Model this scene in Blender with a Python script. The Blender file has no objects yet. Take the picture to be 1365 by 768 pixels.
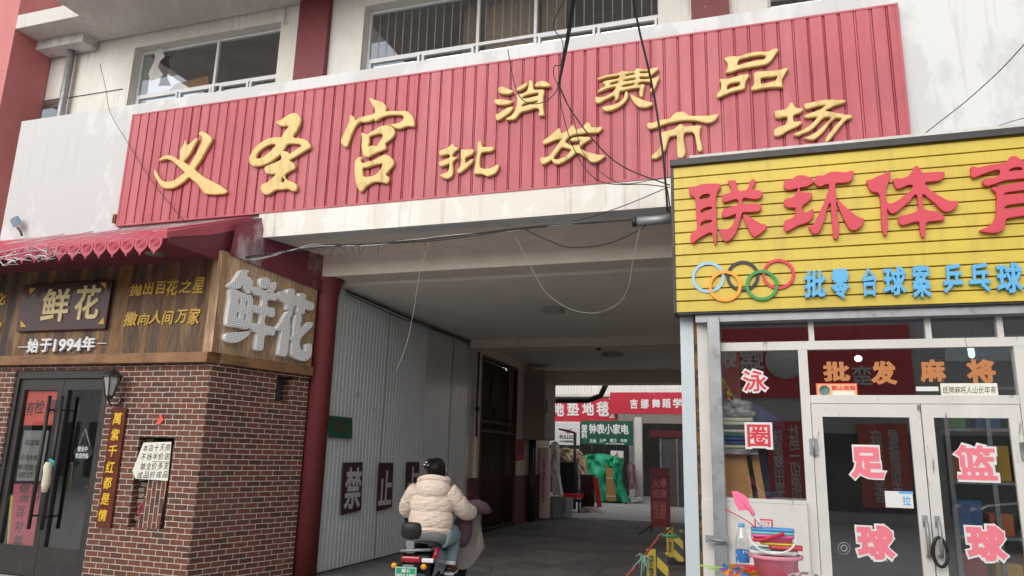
import bpy, bmesh, math, random
from mathutils import Vector, Matrix

S = bpy.context.scene
C = S.collection
R = math.radians
random.seed(7)

# ------------------------------------------------------------------ camera
FPX, YAW, PIT, ROL, EYE = 987.1, R(18.38), R(12.757), R(1.552), 1.55
fw = Vector((-math.sin(YAW)*math.cos(PIT), math.cos(YAW)*math.cos(PIT), math.sin(PIT)))
r0 = Vector((math.cos(YAW), math.sin(YAW), 0)); u0 = r0.cross(fw)
RI = math.cos(ROL)*r0 + math.sin(ROL)*u0
UP = -math.sin(ROL)*r0 + math.cos(ROL)*u0
CAM = Vector((0, 0, EYE))
cam = bpy.data.cameras.new('camera'); cam.sensor_width = 36; cam.lens = FPX/1365*36
cam.clip_end = 500; cam.clip_start = 0.05
co = bpy.data.objects.new('camera', cam); C.objects.link(co)
co.matrix_world = Matrix(((RI.x, UP.x, -fw.x, 0), (RI.y, UP.y, -fw.y, 0), (RI.z, UP.z, -fw.z, EYE), (0, 0, 0, 1)))
S.camera = co

# ------------------------------------------------------------------ sky, sun, exposure (bright overcast)
W = bpy.data.worlds.new('World'); S.world = W; W.use_nodes = True
nt = W.node_tree; nt.nodes.clear()
sky = nt.nodes.new('ShaderNodeTexSky'); sky.sky_type = 'NISHITA'; sky.sun_disc = False
SUN_EL, SUN_AZ = R(31), R(192)
sky.sun_elevation = SUN_EL; sky.sun_rotation = SUN_AZ; sky.dust_density = 3; sky.air_density = 1.2
hs = nt.nodes.new('ShaderNodeHueSaturation'); hs.inputs['Saturation'].default_value = 0.22
bg = nt.nodes.new('ShaderNodeBackground'); bg.inputs['Strength'].default_value = 0.15
wo = nt.nodes.new('ShaderNodeOutputWorld')
nt.links.new(sky.outputs[0], hs.inputs['Color']); nt.links.new(hs.outputs[0], bg.inputs['Color']); nt.links.new(bg.outputs[0], wo.inputs[0])
sl = bpy.data.lights.new('sun', 'SUN'); sl.energy = 1.0; sl.angle = R(100); sl.color = (1, .97, .92)
so = bpy.data.objects.new('sun', sl); C.objects.link(so)
sdir = Vector((math.sin(SUN_AZ)*math.cos(SUN_EL), math.cos(SUN_AZ)*math.cos(SUN_EL), math.sin(SUN_EL)))
so.rotation_euler = sdir.to_track_quat('Z', 'Y').to_euler()
S.view_settings.view_transform = 'Standard'; S.view_settings.look = 'None'; S.view_settings.gamma = 1
S.view_settings.use_curve_mapping = False
S.view_settings.exposure = 0.33
S.cycles.max_bounces = 8; S.cycles.diffuse_bounces = 5; S.cycles.transparent_max_bounces = 12
S.cycles.use_denoising = True

# ------------------------------------------------------------------ helpers
def ray(px, py):
    return fw + RI*((px-682.5)/FPX) - UP*((py-384)/FPX)
class PL:
    """a vertical working plane: origin o, horizontal axis u, normal n towards the viewer"""
    def __init__(s, o, u):
        s.o = Vector(o); s.u = Vector(u).normalized(); s.n = s.u.cross(Vector((0, 0, 1)))
    def at(s, px, py):
        d = ray(px, py); return CAM + d*(s.n.dot(s.o-CAM)/s.n.dot(d))
    def uv(s, px, py):
        p = s.at(px, py); return (p-s.o).dot(s.u), p.z
    def pt(s, a, z, d=0):
        q = s.o + s.u*a + s.n*d; return Vector((q.x, q.y, z))
    def lift(s, d):
        return PL(s.o + s.n*d, s.u)
def front(y): return PL((0, y, 0), (1, 0, 0))
def left(x): return PL((x, 0, 0), (0, 1, 0))
def ground_at(px, py, z=0):
    d = ray(px, py); return CAM + d*((z-EYE)/d.z)

class MB:
    def __init__(s): s.v = []; s.f = []; s.sm = []
    def add(s, vs, fs, smooth=False):
        k = len(s.v); s.v += [Vector(v) for v in vs]
        for f in fs: s.f.append([i+k for i in f]); s.sm.append(smooth)
        return s
    def box(s, x0, x1, y0, y1, z0, z1):
        return s.add([(x0,y0,z0),(x1,y0,z0),(x1,y1,z0),(x0,y1,z0),(x0,y0,z1),(x1,y0,z1),(x1,y1,z1),(x0,y1,z1)],
                     [(0,3,2,1),(4,5,6,7),(0,1,5,4),(1,2,6,5),(2,3,7,6),(3,0,4,7)])
    def pbox(s, pl, a0, a1, z0, z1, d0, d1):
        """box on a plane: a along, z up, d0..d1 out of the plane"""
        P = lambda a, z, d: pl.pt(a, z, d)
        vs = [P(a0,z0,d1),P(a1,z0,d1),P(a1,z0,d0),P(a0,z0,d0),P(a0,z1,d1),P(a1,z1,d1),P(a1,z1,d0),P(a0,z1,d0)]
        return s.add(vs, [(0,3,2,1),(4,5,6,7),(0,1,5,4),(1,2,6,5),(2,3,7,6),(3,0,4,7)])
    def pane(s, x0, x1, y, z0, z1):
        return s.add([(x0,y,z0),(x1,y,z0),(x1,y,z1),(x0,y,z1)], [(0,1,2,3)])
    def pxbox(s, pl, x0, y0, x1, y1, d0, d1):
        """box covering the picture rectangle's middle lines on a plane"""
        xm, ym = (x0+x1)/2, (y0+y1)/2
        return s.pbox(pl, pl.uv(x0, ym)[0], pl.uv(x1, ym)[0], pl.uv(xm, y1)[1], pl.uv(xm, y0)[1], d0, d1)
    def prism(s, pts, ext):
        """polygon (world points) pushed along ext"""
        n = len(pts); ext = Vector(ext); p = [Vector(q) for q in pts]
        return s.add(p+[q+ext for q in p], [tuple(range(n))[::-1], tuple(range(n, 2*n))]+[(i,(i+1)%n,n+(i+1)%n,n+i) for i in range(n)])
    def sheet(s, rows, smooth=False, closed=False):
        m = len(rows[0]); fs = []
        for i in range(len(rows)-1):
            for j in range(m if closed else m-1):
                fs.append((i*m+j, i*m+(j+1)%m, (i+1)*m+(j+1)%m, (i+1)*m+j))
        return s.add([p for r in rows for p in r], fs, smooth)
    def tube(s, pts, r, n=6, smooth=True, caps=True):
        pts = [Vector(p) for p in pts]; rows = []
        rr = r if isinstance(r, (list, tuple)) else [r]*len(pts)
        prev = None
        for i, p in enumerate(pts):
            t = (pts[min(i+1, len(pts)-1)]-pts[max(i-1, 0)])
            if t.length < 1e-9: t = Vector((0, 0, 1))
            t.normalize()
            if prev is None:
                a = t.cross(Vector((0, 0, 1)));
                if a.length < .05: a = t.cross(Vector((1, 0, 0)))
            else: a = prev - t*prev.dot(t)
            a.normalize(); prev = a; b = t.cross(a)
            rows.append([p+(a*math.cos(k*2*math.pi/n)+b*math.sin(k*2*math.pi/n))*rr[i] for k in range(n)])
        k = len(s.v); s.sheet(rows, smooth, True)
        if caps:
            s.f.append([k+j for j in range(n)][::-1]); s.sm.append(False)
            e = k+(len(pts)-1)*n; s.f.append([e+j for j in range(n)]); s.sm.append(False)
        return s
    def lathe(s, c, prof, n=20, axis='Z', smooth=True, sx=1, sy=1):
        c = Vector(c); rows = []
        for r, h in prof:
            row = []
            for k in range(n):
                a, b = math.cos(k*2*math.pi/n)*r*sx, math.sin(k*2*math.pi/n)*r*sy
                row.append(c+Vector((a, b, h) if axis == 'Z' else ((a, h, b) if axis == 'Y' else (h, a, b))))
            rows.append(row)
        return s.sheet(rows, smooth, True)
    def ball(s, c, rx, ry, rz, n=12, m=8):
        return s.lathe(c, [(max(1e-4, math.sin(math.pi*i/m)), -math.cos(math.pi*i/m)*rz) for i in range(m+1)], n, sx=rx, sy=ry)
    def wall(s, pl, a0, a1, z0, z1, holes, t):
        """slab with rectangular openings; front face on the plane, thickness t behind it"""
        A = sorted({a0, a1, *[h[0] for h in holes], *[h[1] for h in holes]}); Z = sorted({z0, z1, *[h[2] for h in holes], *[h[3] for h in holes]})
        A = [a for a in A if a0 <= a <= a1]; Z = [z for z in Z if z0 <= z <= z1]
        solid = lambda i, j: 0 <= i < len(A)-1 and 0 <= j < len(Z)-1 and not any(h[0] < (A[i]+A[i+1])/2 < h[1] and h[2] < (Z[j]+Z[j+1])/2 < h[3] for h in holes)
        for i in range(len(A)-1):
            for j in range(len(Z)-1):
                if not solid(i, j): continue
                q = lambda a, z, d: pl.pt(a, z, d)
                a, b, y, z = A[i], A[i+1], Z[j], Z[j+1]
                s.add([q(a,y,0),q(b,y,0),q(b,z,0),q(a,z,0)], [(0,1,2,3)])
                s.add([q(a,y,-t),q(b,y,-t),q(b,z,-t),q(a,z,-t)], [(3,2,1,0)])
                if not solid(i-1, j): s.add([q(a,y,-t),q(a,y,0),q(a,z,0),q(a,z,-t)], [(0,1,2,3)])
                if not solid(i+1, j): s.add([q(b,y,0),q(b,y,-t),q(b,z,-t),q(b,z,0)], [(0,1,2,3)])
                if not solid(i, j-1): s.add([q(a,y,-t),q(b,y,-t),q(b,y,0),q(a,y,0)], [(0,1,2,3)])
                if not solid(i, j+1): s.add([q(a,z,0),q(b,z,0),q(b,z,-t),q(a,z,-t)], [(0,1,2,3)])
        return s
    def build(s, name, mat, parent=None, bevel=0, subsurf=0):
        me = bpy.data.meshes.new(name); me.from_pydata(s.v, [], s.f)
        me.polygons.foreach_set('use_smooth', s.sm); me.materials.append(mat)
        uv = me.uv_layers.new(name='UVMap').data; V = me.vertices
        for p in me.polygons:
            n = p.normal; ax = max(range(3), key=lambda i: abs(n[i]))
            for li in p.loop_indices:
                c = V[me.loops[li].vertex_index].co
                uv[li].uv = (c.y, c.z) if ax == 0 else ((c.x, c.z) if ax == 1 else (c.x, c.y))
        me.validate()
        o = bpy.data.objects.new(name, me); C.objects.link(o)
        if parent: attach(o, parent)
        if bevel:
            b = o.modifiers.new('bevel', 'BEVEL'); b.width = bevel; b.segments = 2; b.limit_method = 'ANGLE'; b.angle_limit = R(40)
        if subsurf:
            b = o.modifiers.new('sub', 'SUBSURF'); b.levels = subsurf; b.render_levels = subsurf
        return o
def attach(o, parent):
    o.parent = parent
    o.matrix_parent_inverse = Matrix.Translation(-parent.location)   # every location here is a world location
    return o
def tag(o, label, cat, group=None, kind=None):
    if kind: o['kind'] = kind
    if label: o['label'] = label
    if cat: o['category'] = cat
    if group: o['group'] = group
    return o
def thing(name, label, cat, loc=(0, 0, 0), group=None):
    o = bpy.data.objects.new(name, None); C.objects.link(o); o.location = loc; o.empty_display_size = .2
    return tag(o, label, cat, group)

# ---- text, from the bundled font, fitted into a picture rectangle on a plane
_tc = {}
def glyphs(body, bold, extrude, shear=0, bevel=0):
    key = (body, bold, extrude, shear, bevel)
    if key not in _tc:
        c = bpy.data.curves.new('txt', 'FONT'); c.body = body; c.bevel_depth = max(0, bold); c.bevel_resolution = 1 if bold < .05 else 2; c.extrude = extrude; c.shear = shear
        c.align_x = 'CENTER'; c.resolution_u = 3; c.space_line = .82; c.offset = min(0, bold)
        o = bpy.data.objects.new('txt', c); C.objects.link(o)
        dg = bpy.context.evaluated_depsgraph_get()
        me = bpy.data.meshes.new_from_object(o.evaluated_get(dg))
        vs = [v.co.copy() for v in me.vertices]; fs = [list(p.vertices) for p in me.polygons]
        bpy.data.objects.remove(o); bpy.data.curves.remove(c); bpy.data.meshes.remove(me)
        x0, x1 = min(v.x for v in vs), max(v.x for v in vs); y0, y1 = min(v.y for v in vs), max(v.y for v in vs)
        _tc[key] = ([((v.x-x0)/(x1-x0), (v.y-y0)/(y1-y0), v.z) for v in vs], fs)
    return _tc[key]
def text(mb, body, pl, x0, y0, x1, y1, bold=.012, t=.006, d=.002, shear=0, mirror=False):
    """letters filling the picture rectangle (slanted like the wall is)"""
    xm, ym = (x0+x1)/2, (y0+y1)/2
    a0, a1 = pl.uv(x0, ym)[0], pl.uv(x1, ym)[0]; z0, z1 = pl.uv(xm, y1)[1], pl.uv(xm, y0)[1]
    return text_uv(mb, body, pl, a0, z0, a1, z1, bold, t, d, shear)
def text_uv(mb, body, pl, a0, z0, a1, z1, bold=.012, t=.006, d=.002, shear=0):
    vs, fs = glyphs(body, bold, .5, shear)
    mb.add([pl.pt(a0+(a1-a0)*x, z0+(z1-z0)*y, d+t*(z+.5)) for x, y, z in vs], fs)
    return mb
def smooth_loop(pts, k=3):
    n = len(pts); out = []
    for i in range(n):
        p0, p1, p2, p3 = [Vector(pts[j % n]) for j in (i-1, i, i+1, i+2)]
        for m in range(k):
            t = m/k
            out.append(.5*((2*p1)+(p2-p0)*t+(2*p0-5*p1+4*p2-p3)*t*t+(3*p1-p0-3*p2+p3)*t**3))
    return out
def carved(name, loops, pl, ox, oy, sc, mat, parent, thick, bevel, d):
    """a thick cut-out character: outlines drawn on its own plane, with real depth and rounded edges"""
    c = bpy.data.curves.new('cut', 'CURVE'); c.dimensions = '2D'; c.fill_mode = 'BOTH'
    c.extrude = max(.001, thick/2-bevel); c.bevel_depth = bevel; c.bevel_resolution = 2; c.offset = -bevel*.8
    for lp in loops:
        q = smooth_loop([pl.uv(ox+x/sc, oy+y/sc) for x, y in lp])
        sp = c.splines.new('POLY'); sp.points.add(len(q)-1); sp.use_cyclic_u = True
        for i, p in enumerate(q): sp.points[i].co = (p.x, p.y, 0, 1)
    o = bpy.data.objects.new('cut', c); C.objects.link(o)
    dg = bpy.context.evaluated_depsgraph_get(); me = bpy.data.meshes.new_from_object(o.evaluated_get(dg))
    mb = MB(); mb.add([pl.pt(v.co.x, v.co.y, d+thick/2+v.co.z) for v in me.vertices], [list(p.vertices) for p in me.polygons])
    bpy.data.objects.remove(o); bpy.data.curves.remove(c); bpy.data.meshes.remove(me)
    return mb.build(name, mat, parent)

# ------------------------------------------------------------------ materials
def srgb(r, g, b):
    f = lambda c: c/12.92 if c <= .04045 else ((c+.055)/1.055)**2.4
    return tuple(f(c/255) for c in (r, g, b))
class N:
    def __init__(s, name):
        s.m = bpy.data.materials.new(name); s.m.use_nodes = True; s.t = s.m.node_tree; s.b = s.t.nodes['Principled BSDF']
        s.tc = s.t.nodes.new('ShaderNodeTexCoord')
    def node(s, typ, **kw):
        n = s.t.nodes.new(typ)
        for k, v in kw.items(): setattr(n, k, v)
        return n
    def link(s, a, b): s.t.links.new(a, b)
    def noise(s, scale, detail=4, stretch=None, coord='Object', rough=.55):
        n = s.node('ShaderNodeTexNoise'); n.inputs['Scale'].default_value = scale; n.inputs['Detail'].default_value = detail; n.inputs['Roughness'].default_value = rough
        if stretch:
            mp = s.node('ShaderNodeMapping'); mp.inputs['Scale'].default_value = stretch
            s.link(s.tc.outputs[coord], mp.inputs['Vector']); s.link(mp.outputs[0], n.inputs['Vector'])
        else: s.link(s.tc.outputs[coord], n.inputs['Vector'])
        return n.outputs['Fac']
    def ramp(s, fac, stops):
        r = s.node('ShaderNodeValToRGB'); e = r.color_ramp.elements
        while len(e) < len(stops): e.new(.5)
        for el, (p, c) in zip(e, stops):
            el.position = p; el.color = (*c, 1) if hasattr(c, '__len__') else (c, c, c, 1)
        s.link(fac, r.inputs[0]); return r.outputs[0]
    def mix(s, fac, a, b, mode='MIX'):
        m = s.node('ShaderNodeMix', data_type='RGBA', blend_type=mode)
        for sock, v in ((m.inputs[0], fac), (m.inputs[6], a), (m.inputs[7], b)):
            if hasattr(v, 'is_linked') or hasattr(v, 'links'): s.link(v, sock)
            elif hasattr(v, '__len__'): sock.default_value = (*v, 1)[:4]
            else: sock.default_value = v
        return m.outputs[2]
    def bump(s, fac, strength, dist=.01):
        b = s.node('ShaderNodeBump'); b.inputs['Strength'].default_value = strength; b.inputs['Distance'].default_value = dist
        s.link(fac, b.inputs['Height']); s.link(b.outputs[0], s.b.inputs['Normal'])
    def col(s, c):
        if hasattr(c, 'links'): s.link(c, s.b.inputs['Base Color'])
        else: s.b.inputs['Base Color'].default_value = (*c, 1)
def mat(name, col, rough=.6, var=.12, scale=6, bump=.1, bscale=60, dirt_or_sheen=None, dscale=2.5, damt=(.55, .7), stretch=None, metal=0, spec=.4, coat=0):
    n = N(name); base = col
    f = n.noise(scale)
    c = n.mix(n.ramp(f, [(.3, 0), (.7, 1)]), tuple(x*(1-var) for x in col), tuple(min(1, x*(1+var)) for x in col))
    if dirt_or_sheen:
        g = n.noise(dscale, 6, stretch, rough=.65)
        c = n.mix(n.ramp(g, [(damt[0], 0), (damt[1], 1)]), c, dirt_or_sheen)
    n.col(c); n.b.inputs['Roughness'].default_value = rough; n.b.inputs['Metallic'].default_value = metal
    n.b.inputs['Specular IOR Level'].default_value = spec; n.b.inputs['Coat Weight'].default_value = coat
    if bump: n.bump(n.noise(bscale, 3), bump, .004)
    return n.m
def brick_mat():
    n = N('brick'); br = n.node('ShaderNodeTexBrick'); nz = n.node('ShaderNodeTexNoise'); nz.inputs['Scale'].default_value = 9; nz.inputs['Detail'].default_value = 4; n.link(n.tc.outputs['UV'], nz.inputs['Vector'])
    vs_ = n.node('ShaderNodeVectorMath', operation='MULTIPLY_ADD'); n.link(nz.outputs['Color'], vs_.inputs[0]); vs_.inputs[1].default_value = (.016, .012, 0); n.link(n.tc.outputs['UV'], vs_.inputs[2]); n.link(vs_.outputs[0], br.inputs['Vector'])
    br.inputs['Scale'].default_value = 1; br.inputs['Brick Width'].default_value = .18; br.inputs['Row Height'].default_value = .062
    br.inputs['Mortar Size'].default_value = .0042; br.inputs['Mortar Smooth'].default_value = .15; br.inputs['Bias'].default_value = -.22
    br.inputs['Color1'].default_value = (*srgb(116, 68, 50), 1); br.inputs['Color2'].default_value = (*srgb(66, 48, 42), 1); br.inputs['Mortar'].default_value = (*srgb(205, 200, 192), 1)
    f = n.noise(22, 5); c = n.mix(n.ramp(f, [(.3, .72), (.7, 1.2)]), (0, 0, 0), br.outputs['Color'], 'MIX')
    v = n.mix(1.0, br.outputs['Color'], n.ramp(f, [(.25, (.7, .68, .66)), (.75, (1.2, 1.15, 1.1))]), 'MULTIPLY')
    g = n.noise(1.6, 5); v = n.mix(n.ramp(g, [(.5, 0), (.8, .35)]), v, srgb(120, 96, 84))
    n.col(v); n.b.inputs['Roughness'].default_value = .75
    inv = n.node('ShaderNodeMath', operation='SUBTRACT'); inv.inputs[0].default_value = 1; n.link(br.outputs['Fac'], inv.inputs[1])
    ad = n.node('ShaderNodeMath', operation='ADD'); n.link(inv.outputs[0], ad.inputs[0]); n.link(n.noise(90, 3), ad.inputs[1])
    n.bump(ad.outputs[0], .5, .006); return n.m
def plank_mat(name, cols, width=.105, rough=.6, along='Y'):
    """vertical boards: each its own tone, long grain, knots"""
    n = N(name); sp = n.node('ShaderNodeSeparateXYZ'); n.link(n.tc.outputs['UV'], sp.inputs[0])
    dv = n.node('ShaderNodeMath', operation='DIVIDE'); dv.inputs[1].default_value = width; n.link(sp.outputs['X'], dv.inputs[0])
    fl = n.node('ShaderNodeMath', operation='FLOOR'); n.link(dv.outputs[0], fl.inputs[0])
    wn = n.node('ShaderNodeTexWhiteNoise', noise_dimensions='1D'); n.link(fl.outputs[0], wn.inputs['W'])
    k = len(cols); c = n.ramp(wn.outputs['Value'], [(i/(k-1), q) for i, q in enumerate(cols)])
    g = n.noise(9, 5, (6, 6, .5)); c2 = n.mix(1.0, c, n.ramp(g, [(.3, (.45, .43, .42)), (.7, (1.3, 1.28, 1.2))]), 'MULTIPLY')
    g2 = n.noise(3, 4, (3, 3, .4)); c3 = n.mix(n.ramp(g2, [(.5, 0), (.75, .55)]), c2, srgb(176, 140, 98))
    fr = n.node('ShaderNodeMath', operation='FRACT'); n.link(dv.outputs[0], fr.inputs[0])
    e = n.ramp(fr.outputs[0], [(.0, 0), (.05, 1), (.95, 1), (1, 0)]) if False else None
    n.col(c3); n.b.inputs['Roughness'].default_value = rough; n.bump(g, .25, .006); return n.m
def glass_mat(name, tint=(.93, .95, .94), refl=.20):
    n = N(name); n.t.nodes.remove(n.b); out = [x for x in n.t.nodes if x.type == 'OUTPUT_MATERIAL'][0]
    tr = n.node('ShaderNodeBsdfTransparent'); tr.inputs[0].default_value = (*tint, 1)
    gl = n.node('ShaderNodeBsdfGlossy'); gl.inputs['Roughness'].default_value = .01; gl.inputs[0].default_value = (.95, .97, .98, 1)
    lw = n.node('ShaderNodeFresnel'); gm = n.node('ShaderNodeNewGeometry'); mr = n.node('ShaderNodeMapRange'); mr.inputs['To Min'].default_value = 1.5; mr.inputs['To Max'].default_value = 1/1.5
    n.link(gm.outputs['Backfacing'], mr.inputs['Value']); n.link(mr.outputs[0], lw.inputs[0])
    ad = n.node('ShaderNodeMath', operation='ADD'); ad.inputs[1].default_value = refl; n.link(lw.outputs[0], ad.inputs[0])
    mx = n.node('ShaderNodeMixShader'); n.link(ad.outputs[0], mx.inputs[0]); n.link(tr.outputs[0], mx.inputs[1]); n.link(gl.outputs[0], mx.inputs[2])
    n.link(mx.outputs[0], out.inputs[0]); return n.m
def emit_mat(name, col, s):
    n = N(name); n.b.inputs['Emission Color'].default_value = (*col, 1); n.b.inputs['Emission Strength'].default_value = s; n.col(col); return n.m

M = {}
def plaster_mat(name, base, patch, stain, sc=1.1):
    n = N(name)
    f = n.noise(sc, 7, (1, 1, .55), rough=.6)
    c = n.mix(n.ramp(f, [(.46, 0), (.5, 1)]), base, patch)                 # old repair patches
    g = n.noise(5, 6, (3.2, 3.2, .16)); c = n.mix(n.ramp(g, [(.56, 0), (.78, .45)]), c, stain)   # run-down dirt
    h = n.noise(38, 3); c = n.mix(n.ramp(h, [(.70, 0), (.74, .8)]), c, stain)                     # flakes
    n.col(c); n.b.inputs['Roughness'].default_value = .85; n.bump(n.noise(70, 4), .25, .004); return n.m
M['plaster'] = plaster_mat('white_plaster', (.60, .605, .605), (.52, .525, .525), srgb(168, 162, 152))
M['strip'] = plaster_mat('stained_fascia', srgb(224, 219, 211), srgb(215, 209, 200), srgb(126, 104, 84), 3)
M['cream'] = plaster_mat('cream_wall', srgb(221, 218, 211), srgb(215, 211, 203), srgb(140, 134, 124), .7)
M['beige'] = mat('beige_beam', srgb(220, 206, 192), .8, .06, 3, .1, dirt_or_sheen=srgb(160, 144, 130), dscale=2, damt=(.6, .85))
M['ceiling'] = mat('passage_ceiling', srgb(232, 222, 214), .85, .05, 2, .05, dirt_or_sheen=srgb(212, 200, 190), damt=(.6, .9))
M['soffit'] = plaster_mat('grey_soffit', srgb(206, 203, 198), srgb(198, 194, 189), srgb(110, 104, 98), 1.3)
M['redpaint'] = mat('dark_red_paint', srgb(112, 48, 48), .55, .1, 3, .1, dirt_or_sheen=srgb(165, 110, 105), dscale=9, damt=(.68, .74))
M['pinkpaint'] = mat('faded_red_paint', srgb(186, 112, 112), .6, .06, 3, .08, dirt_or_sheen=srgb(190, 150, 148), dscale=8, damt=(.7, .75))
M['banner'] = mat('faded_red_steel', srgb(170, 78, 88), .5, .09, 2.2, .0, dirt_or_sheen=srgb(186, 108, 114), dscale=2.2, damt=(.42, .8), stretch=(2.2, 1, .18))
M['gold'] = mat('gold_paint', srgb(210, 184, 120), .42, .07, 8, .12, 40, dirt_or_sheen=srgb(168, 136, 80), dscale=7, damt=(.52, .74), stretch=(2, 2, .5))
M['goldthin'] = mat('gold_letters', srgb(200, 160, 70), .4, .1, 20, 0)
M['yellow'] = mat('yellow_steel', srgb(202, 178, 66), .42, .07, 1.6, 0, dirt_or_sheen=srgb(168, 146, 74), dscale=3.5, damt=(.52, .85), stretch=(2.4, 1, .35))
M['redletter'] = mat('red_letter_plastic', srgb(198, 64, 78), .5, .06, 3, .03, dirt_or_sheen=srgb(225, 110, 120), dscale=14, damt=(.74, .76))
M['blueletter'] = mat('sky_blue_plastic', srgb(92, 168, 214), .5, .05, 6, .02)
M['black'] = mat('black_plastic', (.012, .012, .013), .45, .2, 8, 0)
M['darkmetal'] = mat('dark_metal', (.035, .033, .032), .45, .2, 9, .05, metal=.3)
M['doorframe'] = mat('dark_grey_door_frame', (.055, .052, .05), .4, .15, 8, .03, metal=.3)
M['steel'] = mat('grey_galvanised_steel', (.30, .31, .32), .45, .12, 6, .05, metal=.5, dirt_or_sheen=(.16, .15, .14), dscale=5)
M['white'] = mat('white_paint', (.68, .68, .67), .5, .04, 5, .03, dirt_or_sheen=(.5, .47, .42), dscale=9, damt=(.66, .74))
M['frame'] = mat('worn_white_frame', srgb(203, 200, 195), .5, .06, 4, .05, dirt_or_sheen=srgb(110, 98, 86), dscale=14, damt=(.62, .7), stretch=(1, 1, .25))
M['sash'] = mat('white_window_sash', (.7, .71, .72), .4, .04, 6, 0, dirt_or_sheen=(.45, .43, .4), dscale=8, damt=(.65, .75))
M['palepost'] = mat('pale_blue_white_post', (.5, .56, .59), .45, .03, 3, 0)
M['rust'] = mat('rusty_strip', srgb(120, 84, 42), .8, .4, 30, .2, dirt_or_sheen=(.04, .03, .02), dscale=20, damt=(.5, .55))
M['corr'] = mat('grey_corrugated_steel', srgb(214, 219, 221), .32, .05, 2, 0, metal=.0, spec=.5, dirt_or_sheen=srgb(120, 118, 112), dscale=3, damt=(.62, .85))
n = N('asphalt_floor'); c = n.mix(n.ramp(n.noise(1.1, 7, rough=.62), [(.42, 0), (.6, 1)]), (.075, .073, .072), (.135, .131, .126))
c = n.mix(n.ramp(n.noise(.55, 5), [(.56, 0), (.66, .75)]), c, (.045, .044, .043))          # oil and damp patches
c = n.mix(n.ramp(n.noise(34, 3), [(.66, 0), (.7, .7)]), c, (.2, .195, .185))                 # grit
vo = n.node('ShaderNodeTexVoronoi', feature='DISTANCE_TO_EDGE'); vo.inputs['Scale'].default_value = .55
wp = n.node('ShaderNodeVectorMath', operation='ADD'); n.link(n.tc.outputs['Object'], wp.inputs[0]); nn_ = n.node('ShaderNodeTexNoise'); nn_.inputs['Scale'].default_value = 2.2; n.link(nn_.outputs['Color'], wp.inputs[1]); n.link(wp.outputs[0], vo.inputs['Vector'])
c = n.mix(n.ramp(vo.outputs['Distance'], [(.0, .85), (.012, 0)]), c, (.03, .03, .03))
n.col(c); n.b.inputs['Roughness'].default_value = .78; n.bump(n.noise(110, 4), .4, .004); M['concrete'] = n.m
M['maroonsheet'] = mat('maroon_side_sheet', srgb(124, 62, 74), .3, .06, 2, 0, metal=.35, dirt_or_sheen=(.62, .60, .60), dscale=1.5, damt=(.56, .76), stretch=(1, 1, .45))  # pale patches paint the sheet's silvery sheen into its colour
M['yardfloor'] = mat('pale_yard_concrete', (.46, .45, .43), .85, .12, 2, .3, 90, dirt_or_sheen=(.34, .33, .31), dscale=1.2, damt=(.5, .75))
M['dado'] = mat('dark_red_dado', srgb(112, 66, 66), .7, .1, 4, .1, dirt_or_sheen=srgb(150, 130, 122), dscale=4, damt=(.68, .73))
M['iron'] = mat('brown_iron', srgb(72, 44, 42), .6, .2, 10, .1)
M['maroon'] = mat('maroon_panel', srgb(112, 48, 60), .42, .06, 2, 0, dirt_or_sheen=srgb(190, 176, 176), dscale=1.8, damt=(.66, .8), stretch=(1, 1, .5))
M['tile'] = mat('pink_red_roof_sheet', srgb(184, 78, 96), .4, .06, 4, 0, dirt_or_sheen=srgb(215, 150, 160), dscale=22, damt=(.69, .73))
M['brick'] = brick_mat()
M['plank'] = plank_mat('dark_wood_planks', [srgb(70, 54, 42), srgb(104, 76, 50), srgb(84, 70, 60), srgb(140, 100, 54), srgb(92, 64, 46), srgb(60, 50, 44)])
M['plank2'] = plank_mat('pale_weathered_planks', [srgb(182, 156, 130), srgb(192, 162, 130), srgb(158, 136, 116), srgb(178, 142, 108)], .16)
M['beamwood'] = mat('brown_wood_beam', srgb(140, 102, 70), .6, .25, 5, .3, 30, dirt_or_sheen=srgb(84, 58, 40), dscale=4, stretch=(.5, .5, 8))
M['plaque'] = mat('polished_red_wood', srgb(98, 44, 28), .35, .3, 6, .1, 20, dirt_or_sheen=srgb(70, 26, 18), dscale=5, stretch=(6, 6, .5), coat=.3)
M['signboard'] = mat('dark_maroon_lacquer', srgb(66, 32, 34), .35, .1, 3, 0, coat=.2)
M['paleletter'] = mat('pale_gold_letter', srgb(214, 196, 146), .5, .05, 6, 0)
M['whiteletter'] = mat('white_letter', (.72, .72, .72), .5, .04, 6, 0)
M['glass'] = glass_mat('shop_glass')
M['upglass'] = glass_mat('upper_window_glass', (.8, .84, .86), .2)
M['doorglass'] = glass_mat('dark_door_glass', (.84, .87, .87), .15)
M['backroom'] = mat('grey_room', (.2,.2,.195), .9, .2, 2, 0)
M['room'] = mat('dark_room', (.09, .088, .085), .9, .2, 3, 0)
M['curtain'] = mat('tan_curtain', srgb(170, 146, 120), .9, .15, 12, .1)
M['paper'] = mat('paper', srgb(224, 222, 208), .8, .03, 6, .02)
M['ink'] = mat('black_ink', (.015, .015, .015), .7, 0, 5, 0)
M['redpaper'] = mat('orange_red_paper', srgb(226, 96, 80), .75, .06, 6, .05)
M['pinkpaper'] = mat('pink_red_paper', srgb(190, 72, 84), .75, .06, 6, .05)
M['yellowpaper'] = mat('yellow_green_paper', srgb(190, 184, 84), .75, .06, 6, .05)
M['card'] = mat('cardboard', srgb(176, 132, 84), .8, .08, 5, .05)
M['green'] = mat('green_board', srgb(24, 88, 62), .5, .06, 5, 0)
M['posterdark'] = mat('poster_maroon', srgb(64, 34, 42), .6, .06, 5, 0)
M['posterwhite'] = mat('poster_white', srgb(196, 192, 200), .6, .03, 5, 0)
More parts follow.
